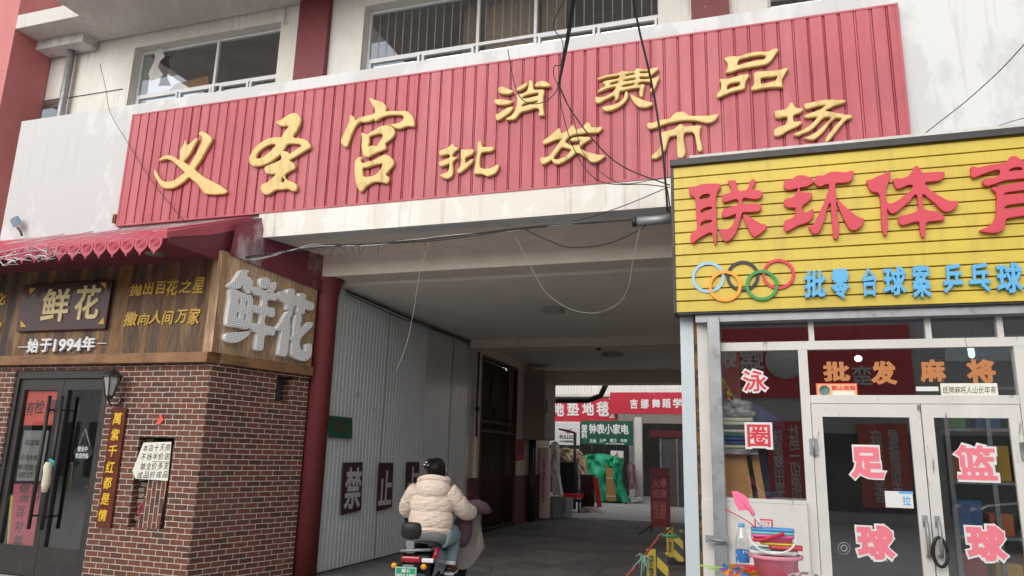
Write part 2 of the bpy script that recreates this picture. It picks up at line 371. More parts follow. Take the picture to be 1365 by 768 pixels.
M['corr2'] = mat('shiny_bare_steel', srgb(206, 211, 214), .2, .05, 2, 0, metal=.35, spec=.5)
M['rubber'] = mat('rubber', (.018, .018, .018), .75, .15, 20, .1)
M['cable'] = mat('black_cable', (.02, .02, .02), .6, .1, 20, 0)
M['wirewhite'] = mat('pale_wire', (.55, .54, .52), .5, 0, 5, 0)
# ------------------------------------------------------------------ ground
g = MB(); g.add([(-120,-120,0),(120,-120,0),(120,160,0),(-120,160,0)], [(0,1,2,3)]); tag(g.build('ground', M['concrete']), None, None, kind='structure')
g = MB(); g.add([(-60,-9.0,.004),(60,-9.0,.004),(60,8.2,.004),(-60,8.2,.004)], [(0,1,2,3)]); tag(g.build('street', mat('worn_street_concrete', (.46,.455,.445), .85, .12, 2, .3, 90, dirt_or_sheen=(.36,.355,.35), dscale=1.2, damt=(.5,.75))), None, None, kind='structure')
g = MB(); g.add([(-14,19.9,.004),(8,19.9,.004),(8,60,.004),(-14,60,.004)], [(0,1,2,3)]); tag(g.build('yard_paving', M['yardfloor']), None, None, kind='structure')
g = MB(); g.box(-.66,14,5.2,6.8,0,.12); tag(g.build('pavement', mat('kerb_stone',(.28,.27,.26),.85,.15,3,.2)), None, None, kind='structure')

# ------------------------------------------------------------------ market building
PF = front(7.5)                       # face of the white parapet
xc = -11.1
UW = front(8.62)                      # upper storey wall
LW = left(-5.43)                      # left wall of the passage
b = thing('market_building', 'white and cream two storey market building with gateway passage through its ground floor', 'building', (-3, 8, 0))
m = MB(); m.box(-10.35, 6.5, 7.5, 7.72, 4.13, 6.27); m.build('parapet', M['plaster'], b)
# stained fascia strip under the sign, a little proud
m = MB(); m.box(-5.86, 1.2, 7.455, 7.498, 4.125, 4.45); m.build('fascia_strip', M['strip'], b)
m = MB(); m.box(-10.35, 6.5, 7.724, 8.43, 4.135, 4.27); m.build('parapet_soffit', M['beige'], b)
m = MB(); m.box(-6.2, 6.5, 8.434, 8.86, 3.84, 4.5); m.build('front_beam', M['beige'], b)
m = MB(); m.box(-5.7, 0, 8.864, 20.0, 3.80, 4.0); m.build('ceiling', M['ceiling'], b)
m = MB(); m.box(-5.42, -.3, 13.75, 14.05, 3.63, 3.797); m.build('ceiling_beam', M['beige'], b)
m = MB(); m.box(-5.42, -.3, 19.4, 20.02, 3.48, 3.797); m.build('ceiling_beam', M['beige'], b)
# upper wall with window openings
def win_rect(x0, y0, x1, y1): 
    xm, ym = (x0+x1)/2, (y0+y1)/2
    return [UW.uv(x0, ym)[0], UW.uv(x1, ym)[0], 6.2, UW.uv(xm, y0)[1]]
ztop = UW.uv(290, 44)[1]
holes = []
wins = []
def opening(xl, xr):
    a0, a1 = UW.uv(xl, 90)[0], UW.uv(xr, 60)[0]; h = [a0, a1, 5.95, ztop]; holes.append(h); return h
h1 = opening(176, 372); h2 = opening(480, 880); h3 = opening(1028, 1330)
hl = [UW.uv(40, 140)[0], UW.uv(83, 140)[0], 5.95, UW.uv(70, 132)[1]]; holes.append(hl)
m = MB(); m.wall(UW, -15, 6.5, 4.0, 9.6, holes, .24); m.build('upper_wall', M['cream'], b)
m = MB()
zs = UW.uv(133, 58)[1]+.02
xs = UW.uv(131, 66)[0]+.35; m.prism([(xc-.345,8.6,zs),(xc-.345,7.9,zs),(xs,7.9,zs),(xs,7.0,zs),(6.5,7.0,zs),(6.5,8.6,zs)], (0,0,.25)); m.build('overhang_slab', M['soffit'], b)
zl = UW.uv(110, 128)[1]
m = MB(); m.box(UW.uv(84,140)[0]+.05, h1[0]-.12, 8.607, 8.618, zl, zl+.010); m.build('wall_joint', M['darkmetal'], b)
# pilasters
for x0, x1, y in ((401, 440, 50), (922, 972, 12)):
    m = MB(); m.pbox(UW, UW.uv(x0, y)[0], UW.uv(x1, y)[0], 5.9, zs-.002, .002, .10); m.build('pilaster', M['redpaint'], b)
# tall corner column at the left

m = MB(); m.box(-13.6, xc-.35, 7.9, 8.6, 0, 9.6); m.build('corner_column', M['pinkpaint'], b)
# peeling cantilever beam by the column
q0, q1 = UW.uv(92, 60)[0], UW.uv(131, 66)[0]; zq = UW.uv(130, 68)[1]
m = MB(); m.box(xc-.345, q1, 8.3, 8.6, zq, zs-.003); m.build('cantilever_beam', plaster_mat('peeling_concrete', (.62,.61,.59), (.5,.49,.47), (.16,.15,.14), 3), b)
m = MB(); m.tube([(q0+.25, 8.5, zq-.002), (q0+.22, 8.5, 5.9)], .06, 10); m.build('drain_pipe', M['steel'], b)
# windows
def window(h, mull, zt, subs, bars, name='window', d=-.16):
    a0, a1, z0, z1 = h; w = thing(name, None, None, UW.pt(a0, 6.0)); attach(w, b)
    m = MB(); t = .04
    def bar(x0, x1, y0, y1, dd=0): m.pbox(UW, x0, x1, y0, y1, d-.05+dd, d+dd)
    bar(a0+.003, a0+t, z0, z1-.003); bar(a1-t, a1-.003, z0, z1-.003); bar(a0+t, a1-t, z1-t, z1-.003)
    for k in mull: bar(k-t/2, k+t/2, z0, z1-t)
    ks = [a0+t]+[v for k in mull for v in (k-t/2, k+t/2)]+[a1-t]
    for i in range(0, len(ks), 2):
        bar(ks[i], ks[i+1], zt-.015, zt+.03)
    for x0, x1 in subs: 
        m.pbox(UW, x0, x0+.035, z0, zt-.017, d-.045, d+.012); m.pbox(UW, x1-.035, x1, z0, zt-.017, d-.045, d+.012); m.pbox(UW, x0+.035, x1-.035, zt-.045, zt-.019, d-.045, d+.012)
    m.build('window_frame', M['sash'], w)
    m = MB(); m.pane(a0+.02, a1-.02, 8.62-d+.03, z0, z1-.01); m.build('pane', M['upglass'], w)
    if bars:
        m = MB(); n = int((a1-a0)/.13)
        for i in range(1, n):
            p = a0+(a1-a0)*i/n; m.tube([UW.pt(p, zt+.05, d-.1), UW.pt(p, z1, d-.1)], .007, 5)
        m.build('security_bars', M['sash'], w)
    m = MB(); m.pbox(UW, a0-.4, a1+.4, 5.9, z1+.3, -3.0, -2.95); m.pbox(UW, a0-.4, a1+.4, z1+.3, z1+.34, -3, -.27); m.build('room_back', M['backroom'], w)
    return w
X = lambda px, py: UW.uv(px, py)[0]
Zt = UW.uv(280, 107)[1]
w1 = window(h1, [X(281, 60)], Zt, [(h1[0]+.05, X(227,120)), (X(229,120), X(272,115)), (X(284,110), X(322,108)), (X(324,108), h1[1]-.05)], False)
w2 = window(h2, [X(631, 40), X(709, 30)], Zt, [(h2[0]+.05, X(553,70)), (X(556,70), X(626,60)), (X(713,45), X(790,40)), (X(793,40), h2[1]-.05)], True)
w3 = window(h3, [X(1180, 5)], Zt, [], False)
w4 = window(hl, [], 6.9, [], False)
m = MB()
for x0, x1 in ((603, 628), (634, 706), (711, 745)):
    a0, a1 = X(x0, 20), X(x1, 20); n = 24
    m.sheet([[UW.pt(a0+(a1-a0)*i/n, z, -.42+.03*math.sin(i*1.9)) for i in range(n+1)] for z in (Zt, ztop)], True)
m.build('curtain', M['curtain'], w2)
m = MB(); m.add([UW.pt(X(203,100),Zt+.05,-.3),UW.pt(X(262,90),Zt+.05,-.34),UW.pt(X(248,82),Zt+.42,-.5),UW.pt(X(205,88),Zt+.36,-.5)], [(0,1,2,3)]); m.build('cardboard_in_window', M['card'], w1)
m = MB(); m.sheet([[UW.pt(X(200,60)+.02*math.sin(i*3), ztop-.05-i*.11, -.1+.04*math.sin(i*5)), UW.pt(X(212,60)+.05*math.sin(i*1.7)*(i>1), ztop-.05-i*.11, -.1+.05*math.sin(i*4+1))] for i in range(6)], True); m.build('torn_plastic_sheet', M['soffit'], w1)
# passage left: wall behind steel sheets, dado, far wall; right wall
m = MB(); m.box(-5.72, -5.50, 8.87, 14.35, 0, 3.797); m.box(-5.72, -5.43, 14.35, 14.5, 0, 3.797); m.box(-5.72, -5.43, 17.0, 20.0, 1.1, 3.797); m.box(-5.72,-5.43,14.5,17.0,3.62,3.797); m.build('passage_wall', M['beige'], b)
m = MB(); m.box(-5.715, -5.42, 17.0, 20.0, 0, 1.097); m.build('dado', M['dado'], b)
m = MB(); m.box(-5.715, -5.42, 14.02, 14.5, 0, 1.097); m.build('dado', M['dado'], b)
m = MB(); m.box(-.45, -.2, 8.9, 20.0, 0, 3.797); m.build('passage_wall', M['ceiling'], b)
m = MB(); m.box(-5.9,-5.75,14.5,17.0,0,3.6); m.build('room_back', M['room'], b)
# body of the building above and behind (keeps daylight out of the passage)
m = MB(); m.box(-15, 6.5, 11.9, 20.0, 4.01, 6.6); m.box(-15, -9.0, 8.9, 20, 0, 3.99); m.box(.5, 6.5, 11.0, 20, 0, 3.99); m.build('rear_block', M['cream'], b)
m = MB(); m.box(-15, 6.5, 8.9, 11.9, 9.6, 9.8); m.build('roof', M['soffit'], b)

# red pillar at the passage mouth
m = MB(); m.lathe((-5.545, 8.63, 0), [(.001, 0), (.165, 0), (.165, 3.6), (.20, 3.8), (.24, 3.838), (.001, 3.838)], 24)
tag(m.build('pillar', M['redpaint']), 'dark red round pillar at the left corner of the passage mouth', 'pillar')

# corrugated steel sheets along the left wall
def corrugated(a0, a1, z0, z1):
    pts = []; a = a0; p = .098
    while a < a1-.001:
        for da, d in ((0, .0), (.046, .0), (.062, .0055), (.074, .0055), (.090, .0)):
            if a+da <= a1: pts.append((a+da, d))
        a += p
    pts.append((a1, 0))
    return pts
ws = thing('corrugated_wall', 'tall grey corrugated steel sheet wall lining the left side of the passage', 'wall', (-5.43, 11, 0))
for a0, a1 in ((8.66, 10.35), (10.36, 11.8), (11.81, 13.0), (13.01, 14.0)):
    m = MB(); pts = corrugated(a0, a1, 0, 3.79); off = -.012*random.random()
    m.sheet([[LW.pt(a, z, d-.035+off+.006*math.sin(a*2.1+z*1.3)) for a, d in pts] for z in (.02, .9, 1.8, 2.7, 3.76)]); m.build('steel_sheet', M['corr'] if a0 < 11 else M['corr2'], ws)

# ------------------------------------------------------------------ the big red sign with gold characters
SG = PF.lift(.05)
ms = thing('market_sign', 'long faded red ribbed steel sign with eleven raised gold characters', 'sign', (-3, 7.45, 4.45))
a0, a1, z0, z1 = -8.13, 1.49, 4.46, 6.06
m = MB(); pts = []; a = a0; p = .147
while a < a1-.01:
    for da, d in ((0, 0), (.116, 0), (.118, -.02), (.128, -.02), (.130, -.004), (.138, -.004), (.140, -.02), (.145, -.02)):
        if a+da < a1: pts.append((a+da, d))
    a += p
random.seed(3)
pts = [(x+random.uniform(-.003, .003), y+random.uniform(-.002, .002)) for x, y in pts]
pts.append((a1, 0))
m.sheet([[SG.pt(a, z, d) for a, d in pts] for z in (z0, z1)])
m.box(a0, a1, 7.498, 7.4985, z0, z1) if False else None
m.build('ribbed_panel', M['banner'], ms)
for k in range(1, 11):
    x = a0+(a1-a0)*k/11+random.uniform(-.05, .05); m = MB(); m.pbox(SG, x, x+.006, z0, z1, -.01, .0035); m.build('lap_joint', M['banner'], ms)
m = MB(); m.pbox(SG, a0-.03, a0, z0-.02, z1+.02, -.048, .006); m.pbox(SG, a1, a1+.03, z0-.02, z1+.02, -.048, .006); m.pbox(SG, a0, a1, z1, z1+.02, -.048, .006); m.pbox(SG, a0, a1, z0-.02, z0, -.048, .006); m.build('edge_trim', M['banner'], ms)
GOLD = [
 (200,160,6.983,[[(100,390),(130,362),(165,345),(210,343),(255,362),(298,385),(302,340),(303,300),(318,270),(335,240),(345,207),(358,215),(366,248),(395,232),(425,205),(455,183),(465,200),(440,240),(418,285),(385,340),(350,385),(335,400),(360,420),(388,437),(420,385),(450,330),(480,275),(505,215),(508,185),(495,160),(475,145),(490,125),(515,122),(545,140),(575,160),(595,185),(590,215),(570,250),(535,310),(500,375),(465,430),(440,468),(470,505),(530,548),(600,585),(660,615),(710,650),(738,675),(720,695),(680,702),(600,705),(540,698),(515,680),(490,645),(455,600),(415,570),(385,547),(340,585),(290,620),(240,645),(190,650),(150,645),(120,620),(90,575),(68,530),(62,490),(70,477),(90,510),(110,550),(145,583),(200,587),(240,577),(290,545),(330,515),(345,500),(310,465),(270,430),(235,400),(205,382),(170,378),(130,388)]]),
 (325,145,6.143,[[(283,118),(320,105),(365,75),(400,55),(430,48),(460,60),(482,95),(475,140),(450,195),(420,245),(480,255),(525,270),(555,300),(560,330),(530,350),(490,375),(440,405),(392,435),(420,455),(437,485),(425,510),(390,525),(355,550),(352,570),(365,590),(400,605),(440,625),(452,655),(440,685),(415,685),(380,668),(330,672),(280,675),(240,700),(205,715),(170,695),(155,660),(170,630),(215,610),(250,580),(280,545),(230,548),(195,530),(192,490),(230,470),(290,445),(325,425),(320,395),(316,385),(290,408),(240,445),(180,472),(110,485),(70,460),(62,420),(80,375),(120,320),(180,275),(240,250),(310,247),(330,240),(355,195),(385,155),(340,157),(300,145)],
   [(120,400),(135,370),(175,335),(225,308),(275,303),(265,330),(225,370),(185,400),(150,418),(122,418)],
   [(372,305),(420,298),(470,303),(488,315),(455,340),(410,370),(388,382),(375,366),(350,360),(338,358),(352,335)],
   [(335,572),(350,580),(350,605),(332,615),(322,600)]]),
 (450,130,5.69,[[(257,17),(300,33),(340,45),(370,65),(382,95),(378,118),(430,115),(480,117),(530,115),(560,135),(585,165),(595,210),(588,232),(540,230),(500,245),(470,250),(430,235),(395,222),(440,213),(480,205),(505,185),(515,165),(500,147),(450,145),(400,148),(345,165),(300,192),(290,178),(250,195),(210,200),(185,200),(150,230),(130,270),(110,320),(85,385),(60,378),(40,345),(55,300),(85,240),(105,190),(107,155),(120,150),(138,160),(148,185),(180,165),(220,155),(285,138),(298,120),(290,90),(270,55)],
   [(195,280),(235,293),(260,280),(300,255),(350,228),(400,225),(435,245),(447,280),(430,315),(395,345),(375,362),(380,400),(350,415),(300,435),(250,463),(215,456),(205,430),(195,380),(200,330)],
   [(258,310),(300,292),(352,290),(350,320),(330,350),(310,380),(280,375),(248,382),(255,345)],
   [(178,463),(150,490),(143,540),(145,600),(155,660),(170,700),(190,725),(210,710),(225,690),(260,665),(300,650),(350,655),(385,662),(403,640),(400,615),(380,598),(395,575),(420,545),(437,520),(435,490),(415,465),(385,448),(360,448),(330,465),(290,485),(240,500),(200,508),(190,490),(198,470)],
   [(205,548),(240,540),(300,522),(352,513),(345,545),(325,575),(295,600),(260,610),(215,612),(205,580)]]),
 (655,100,10.97,[[(120,225),(150,200),(200,205),(250,225),(310,250),(335,270),(310,295),(260,308),(180,305),(130,285),(120,250)],
   [(62,410),(90,385),(180,385),(250,400),(325,410),(315,430),(260,455),(180,465),(90,455)],
   [(85,605),(130,590),(200,540),(270,500),(330,495),(325,530),(270,590),(200,640),(130,685),(90,675)],
   [(375,240),(430,200),(490,165),(540,142),(535,185),(500,215),(450,245),(390,258)],
   [(660,195),(675,150),(710,125),(770,118),(830,135),(860,160),(878,195),(780,200)],
   [(565,170),(570,120),(590,108),(615,125),(625,180),(638,240),(700,245),(780,245),(785,300),(772,340),(775,420),(775,520),(788,600),(770,620),(720,620),(708,605),(720,570),(700,515),(640,515),(560,540),(480,560),(440,580),(400,630),(350,675),(290,682),(232,680),(250,655),(310,620),(360,555),(385,490),(395,420),(395,350),(390,320),(450,305),(510,285),(545,250)],
   [(475,375),(480,345),(550,315),(640,295),(705,292),(705,325),(640,345),(560,365)],[(465,490),(475,455),(540,430),(620,415),(690,400),(690,425),(640,445),(560,465),(510,480)]]),
 (790,85,10.24,[[(75,225),(120,215),(200,185),(290,172),(370,155),(400,130),(440,128),(460,135),(520,138),(580,130),(600,100),(640,95),(700,108),(780,105),(840,88),(900,85),(900,110),(850,150),(800,190),(740,205),(660,205),(650,235),(720,240),(790,235),(850,225),(910,205),(912,235),(890,280),(870,330),(845,385),(810,412),(792,400),(810,350),(815,300),(800,280),(720,272),(650,280),(630,315),(690,310),(715,315),(712,350),(700,400),(690,470),(670,480),(650,460),(645,400),(655,365),(590,360),(500,375),(420,395),(380,405),(370,450),(365,490),(330,530),(312,520),(315,485),(290,465),(240,490),(170,525),(110,560),(65,560),(45,525),(55,480),(110,485),(180,475),(250,440),(300,400),(330,345),(270,350),(200,370),(130,400),(85,415),(80,400),(130,365),(175,340),(180,310),(160,300),(155,275),(200,260),(280,245),(360,230),(380,190),(320,195),(220,210),(140,235),(90,245)],
   [(460,175),(520,160),(580,155),(585,175),(520,190),(460,200)],[(655,135),(720,130),(785,130),(775,155),(720,160),(660,160)],[(440,250),(510,230),(590,220),(590,245),(520,260),(445,270)],[(405,335),(440,315),(510,300),(580,295),(580,315),(510,335),(430,348)],[(250,295),(300,275),(360,265),(355,290),(300,310),(255,315)],
   [(450,430),(465,410),(488,415),(492,460),(480,510),(440,560),(380,610),(310,645),(250,665),(190,672),(150,650),(150,620),(200,605),(280,590),(350,565),(410,525),(440,480)],
   [(520,450),(540,448),(600,480),(680,515),(760,545),(805,555),(830,575),(805,595),(750,620),(680,625),(630,610),(580,565),(545,510)]]),
 (950,60,9.6,[[(155,205),(180,188),(250,175),(345,175),(430,145),(540,120),(640,118),(710,115),(770,85),(835,80),(830,110),(795,160),(750,225),(690,270),(620,290),(520,305),(420,325),(320,345),(240,375),(175,382),(170,370),(190,330),(195,270),(175,235)],[(320,265),(340,220),(400,200),(500,175),(600,160),(675,165),(675,195),(650,215),(560,230),(460,250),(380,275),(325,288)],
   [(90,475),(115,465),(200,460),(280,440),(380,410),(465,405),(460,435),(430,490),(415,545),(410,580),(370,600),(290,615),(200,645),(130,675),(80,697),(60,690),(65,650),(105,600),(115,540),(105,500)],[(185,570),(200,535),(260,510),(335,500),(355,510),(345,545),(300,565),(240,580),(195,600)],
   [(530,400),(575,370),(660,365),(760,360),(850,350),(920,330),(965,330),(940,370),(905,430),(885,480),(890,540),(890,565),(820,565),(740,568),(660,580),(590,590),(540,605),(495,600),(500,570),(530,525),(535,460)],[(615,490),(620,455),(680,440),(760,435),(825,425),(820,460),(790,490),(720,510),(650,525),(620,520)]]),
 (580,180,10.97,[[(90,255),(140,238),(200,212),(240,185),(275,152),(300,175),(318,200),(360,210),(355,235),(320,260),(295,285),(278,315),(280,345),(335,345),(345,360),(310,385),(285,415),(275,445),(280,500),(285,560),(270,615),(230,650),(180,660),(130,640),(92,607),(150,590),(200,565),(228,520),(232,470),(230,445),(190,455),(130,480),(90,475),(80,440),(95,410),(150,390),(230,355),(232,310),(180,310),(110,325),(88,300)],
   [(400,250),(425,232),(450,240),(520,235),(575,232),(583,262),(565,300),(530,325),(490,340),(460,365),(465,430),(510,410),(555,380),(575,378),(570,405),(545,450),(500,490),(440,540),(380,580),(350,565),(350,540),(380,495),(400,440),(405,380),(398,310)],
   [(640,180),(650,130),(685,120),(700,165),(715,197),(790,200),(860,200),(878,225),(860,250),(820,265),(760,268),(710,280),(685,310),(675,380),(672,450),(680,495),(720,517),(780,515),(840,505),(890,480),(940,450),(950,475),(935,530),(900,580),(850,605),(790,625),(740,605),(700,590),(650,592),(590,590),(595,550),(610,470),(625,370),(640,290)]]),
 (715,160,10.97,[[(110,350),(130,320),(200,270),(260,220),(310,170),(350,148),(370,180),(375,210),(420,210),(470,180),(510,135),(530,100),(555,110),(575,145),(590,165),(640,155),(690,140),(725,90),(755,65),(790,75),(810,110),(825,130),(890,135),(960,125),(972,150),(950,185),(910,210),(850,215),(760,215),(680,225),(590,235),(520,255),(480,280),(455,310),(440,345),(470,370),(520,392),(590,400),(635,385),(650,350),(665,325),(600,333),(530,335),(495,325),(540,290),(600,275),(700,272),(800,280),(810,300),(780,325),(720,360),(680,390),(660,430),(700,470),(760,490),(850,520),(930,535),(1000,540),(1020,550),(990,580),(940,615),(880,640),(820,640),(780,620),(740,580),(690,540),(640,510),(590,508),(540,550),(480,600),(410,640),(340,668),(290,665),(255,635),(240,610),(190,635),(130,668),(85,650),(75,600),(85,575),(150,570),(200,550),(250,490),(310,410),(350,350),(380,305),(330,310),(270,325),(200,355),(130,378)],
   [(270,580),(310,515),(360,450),(390,425),(440,432),(500,450),(525,460),(490,510),(430,560),(370,590),(300,602)]]),
 (860,145,10.24,[[(35,235),(60,218),(125,215),(200,182),(280,172),(345,160),(385,115),(430,80),(480,70),(540,75),(575,100),(605,122),(700,125),(790,125),(880,120),(960,105),(1000,103),(990,140),(960,180),(910,210),(850,220),(800,210),(740,195),(660,185),(580,183),(480,190),(380,210),(280,235),(180,275),(110,297),(55,298),(38,265)],
   [(210,385),(240,350),(310,330),(390,310),(440,275),(480,235),(510,245),(540,270),(600,268),(680,258),(765,262),(755,310),(750,370),(755,440),(775,520),(785,580),(765,600),(740,605),(720,585),(710,520),(695,440),(680,380),(650,345),(600,345),(555,350),(535,375),(532,440),(545,530),(553,620),(530,680),(480,697),(450,680),(445,620),(442,500),(440,395),(400,395),(350,405),(325,440),(305,500),(285,570),(240,640),(190,690),(130,705),(95,690),(130,640),(190,585),(220,520),(228,450),(215,420)]]),
 (1025,130,10.97,[[(80,240),(100,225),(180,215),(250,195),(290,150),(310,115),(340,110),(360,145),(385,180),(440,190),(485,190),(490,210),(460,245),(410,265),(360,290),(352,330),(365,385),(420,380),(470,380),(470,405),(430,440),(350,480),(260,520),(180,575),(120,592),(80,580),(75,530),(95,490),(160,455),(230,430),(265,390),(270,320),(220,310),(160,325),(105,328),(88,290)],
   [(515,150),(530,120),(600,108),(700,85),(800,70),(900,65),(1010,70),(1110,72),(1105,95),(1040,125),(960,150),(880,190),(820,225),(900,240),(1000,262),(1100,280),(1190,290),(1205,310),(1180,335),(1130,350),(1085,395),(1020,470),(960,550),(890,640),(835,680),(820,665),(835,620),(890,540),(960,450),(1030,380),(1055,335),(980,325),(940,350),(880,410),(830,480),(770,550),(700,610),(640,645),(570,640),(510,620),(570,600),(650,560),(730,500),(810,430),(870,370),(895,325),(830,315),(770,345),(700,420),(640,480),(560,530),(480,560),(420,585),(360,578),(380,555),(460,520),(550,470),(630,410),(680,355),(705,315),(640,315),(580,325),(530,320),(515,305),(560,275),(650,245),(740,210),(790,175),(820,145),(740,150),(650,170),(560,198),(530,190)]]),
]
for i, (ox, oy, sc, lp) in enumerate(GOLD):
    carved('character', lp, SG, ox, oy, sc, M['gold'], ms, .05, .016 if i < 3 else .012, .004)
# ------------------------------------------------------------------ flower shop on the left
FS = front(7.0)
AX, BX = Vector((-5.95, 7.0, 0)), Vector((-5.57, 8.43, 0))
SD = PL(AX, BX-AX); SDL = (BX-AX).length
fs = thing('flower_shop', 'brick flower shop with dark plank fascia and red sheet awning left of the passage', 'shop', (-7.5, 7.5, 0))
fx = lambda px, py: FS.uv(px, py)[0]
fz = lambda px, py: FS.uv(px, py)[1]
d0, d1 = fx(22, 490), fx(150, 486); dtop = 2.44
nb = [fx(178, 640), fx(226, 640), fz(200, 705), fz(205, 583)]
m = MB(); m.wall(FS, -10.6, -5.95, 0, 2.5, [[d0, d1, -.01, dtop], nb], .22); m.build('brick_wall', M['brick'], fs)
v0 = SD.uv(368, 515)[0]; v1 = SD.uv(389, 518)[0]
m = MB(); m.wall(SD, .0, SDL, 0, 2.5, [[v0, v1, SD.uv(379, 536)[1], SD.uv(379, 501)[1]]], .2); m.build('brick_wall', M['brick'], fs)
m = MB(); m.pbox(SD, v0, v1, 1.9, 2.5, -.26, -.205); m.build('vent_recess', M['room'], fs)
# rough lining of the hole in the front wall: bare stone, dark back
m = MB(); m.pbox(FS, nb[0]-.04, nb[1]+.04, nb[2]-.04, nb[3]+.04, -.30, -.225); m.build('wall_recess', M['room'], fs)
m = MB()
for i in range(16):
    z = nb[2]+(nb[3]-nb[2])*i/16; m.pbox(FS, nb[0]+.004, nb[0]+.07+.05*random.random(), z+.004, z+(nb[3]-nb[2])/16-.008, -.2, -.07-.04*random.random())
m.build('bare_stones', mat('bare_stone', srgb(140,128,112), .9, .3, 14, .4, 40), fs, bevel=.008)
# plank fascia
zb = 2.62; zt = 3.74
m = MB(); m.pbox(FS, -10.6, -6.03, zb, 3.80, -.1, .04); m.build('plank_fascia', M['plank'], fs)
m = MB(); m.pbox(SD, .06, SDL-.02, zb, SD.uv(380, 373)[1]+.12, -.1, .035); m.build('plank_fascia', M['plank2'], fs)
m = MB(); m.box(-6.03, -5.90, 6.93, 7.07, 2.62, 3.82); m.build('corner_post', M['plank2'], fs)
m = MB(); m.pbox(FS, -10.6, -5.93, 2.502, zb-.003, -.1, .10); m.build('base_beam', M['beamwood'], fs)
m = MB(); m.pbox(SD, .10, SDL-.01, 2.502, zb-.003, -.1, .07); m.build('base_beam', M['beamwood'], fs)
# double door
dw = (d1-d0-.12)/2
m = MB(); m.pbox(FS, d0+.004, d0+.06, 0, dtop, -.14, -.02); m.pbox(FS, d1-.06, d1-.004, 0, dtop, -.14, -.02); m.pbox(FS, d0+.06, d1-.06, dtop-.10, dtop-.003, -.14, -.02); m.build('door_casing', M['doorframe'], fs)
for k in (0, 1):
    a = d0+.06+k*dw; e = a+dw; dr = thing('door', None, None, FS.pt(a, 0)); attach(dr, fs)
    m = MB(); t = .085
    m.pbox(FS, a+.003, a+t, .02, dtop-.105, -.11, -.05); m.pbox(FS, e-t, e-.003, .02, dtop-.105, -.11, -.05); m.pbox(FS, a+t, e-t, dtop-.24, dtop-.105, -.11, -.05); m.pbox(FS, a+t, e-t, .02, .35, -.11, -.05)
    m.build('door_frame', M['doorframe'], dr)
    m = MB(); m.pane(a+t-.01, e-t+.01, 7.082, .33, dtop-.23); m.build('pane', M['doorglass'], dr)
    h = e-.10 if k == 0 else a+.10
    m = MB(); m.tube([FS.pt(h, .55, .03), FS.pt(h, 2.12, .03)], .022, 8); 
    for z in (.7, 1.95): m.tube([FS.pt(h, z, .03), FS.pt(h, z, -.06)], .012, 6)
    m.build('handle', M['darkmetal'], dr)
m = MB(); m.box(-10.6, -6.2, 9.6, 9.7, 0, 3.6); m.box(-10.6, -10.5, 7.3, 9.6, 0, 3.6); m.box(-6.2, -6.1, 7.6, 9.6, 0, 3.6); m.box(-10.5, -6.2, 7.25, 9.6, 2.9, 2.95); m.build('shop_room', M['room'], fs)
# awning
aw = thing('tile_awning', None, None, (-8, 6.5, 4)); attach(aw, fs)
AX0, AX1 = -11.2, -5.97
prof = [(6.12, 3.86), (6.45, 3.985), (6.78, 4.11), (7.11, 4.24), (7.44, 4.365)]
m = MB(); rows = []
steps = 22
for i in range(steps+1):
    y = 6.10+(7.46-6.10)*i/steps; base = 3.715+(4.375-3.715)*i/steps
    st = (i % 4)/4*.022
    rows.append([(AX0+(AX1-AX0)*k/300, y, base-st+.018*abs(math.sin((AX0+(AX1-AX0)*k/300)*math.pi/.19))) for k in range(301)])
m.sheet(rows, True); m.build('tile_roof', M['tile'], aw)
m = MB(); sw = .19; n = int((AX1-AX0)/sw)      # scalloped drip edge
for i in range(n):
    x = AX1-.02-(i+1)*sw; c = x+sw/2
    pts = []
    for k in range(13):
        t = k/12; pts.append((x+.004+(sw-.008)*t, 3.72-.055-.085*(math.sin(math.pi*t)**.7)*(1-.25*abs(math.cos(math.pi*t)))))
    pts[6] = (c, 3.72-.168)
    poly = [(p, 6.095, z) for p, z in pts]+[(x+sw-.004, 6.095, 3.74), (x+.004, 6.095, 3.74)]
    m.prism(poly, (0, -.012, 0))
    for rr, dz in ((.058, 0), (.03, 0)):
        m.tube([(c+rr*math.cos(q*math.pi/6), 6.080, 3.69+dz+rr*.75*math.sin(q*math.pi/6)) for q in range(13)], .006, 5, caps=False)
m.build('scalloped_trim', M['tile'], aw)
m = MB(); m.add([(AX0, 6.10, 3.73), (AX1, 6.10, 3.73), (AX1, 6.96, 3.725), (AX0, 6.96, 3.725)], [(0,1,2,3)]); m.build('awning_soffit', M['maroon'], aw)
m = MB(); m.prism([(AX1, 6.14, 3.70), (AX1, 6.98, 3.70), (AX1, 7.44, 4.05), (AX1, 7.44, 4.36), (AX1, 6.14, 3.77)], (.012, 0, 0)); m.build('gable_panel', M['maroon'], aw)
m = MB(); m.prism([(AX1+.014, 6.09, 3.74), (AX1+.014, 6.75, 3.96), (AX1+.014, 7.44, 4.265), (AX1+.014, 7.44, 4.395), (AX1+.014, 6.09, 3.80)], (.012, 0, 0)); m.prism([(AX1-.1, 6.08, 3.81), (AX1+.03, 6.08, 3.81), (AX1+.03, 7.46, 4.40), (AX1-.1, 7.46, 4.40)], (0, 0, .02)); m.build('edge_flashing', M['tile'], aw)
# maroon sheet closing the side above the planks
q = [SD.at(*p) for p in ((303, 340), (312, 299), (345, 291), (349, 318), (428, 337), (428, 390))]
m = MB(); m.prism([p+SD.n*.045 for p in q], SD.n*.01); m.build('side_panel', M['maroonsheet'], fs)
m = MB(); m.box(-11.2, -6.0, 7.2, 7.44, 3.85, 4.1); m.build('awning_backing', M['room'], fs)

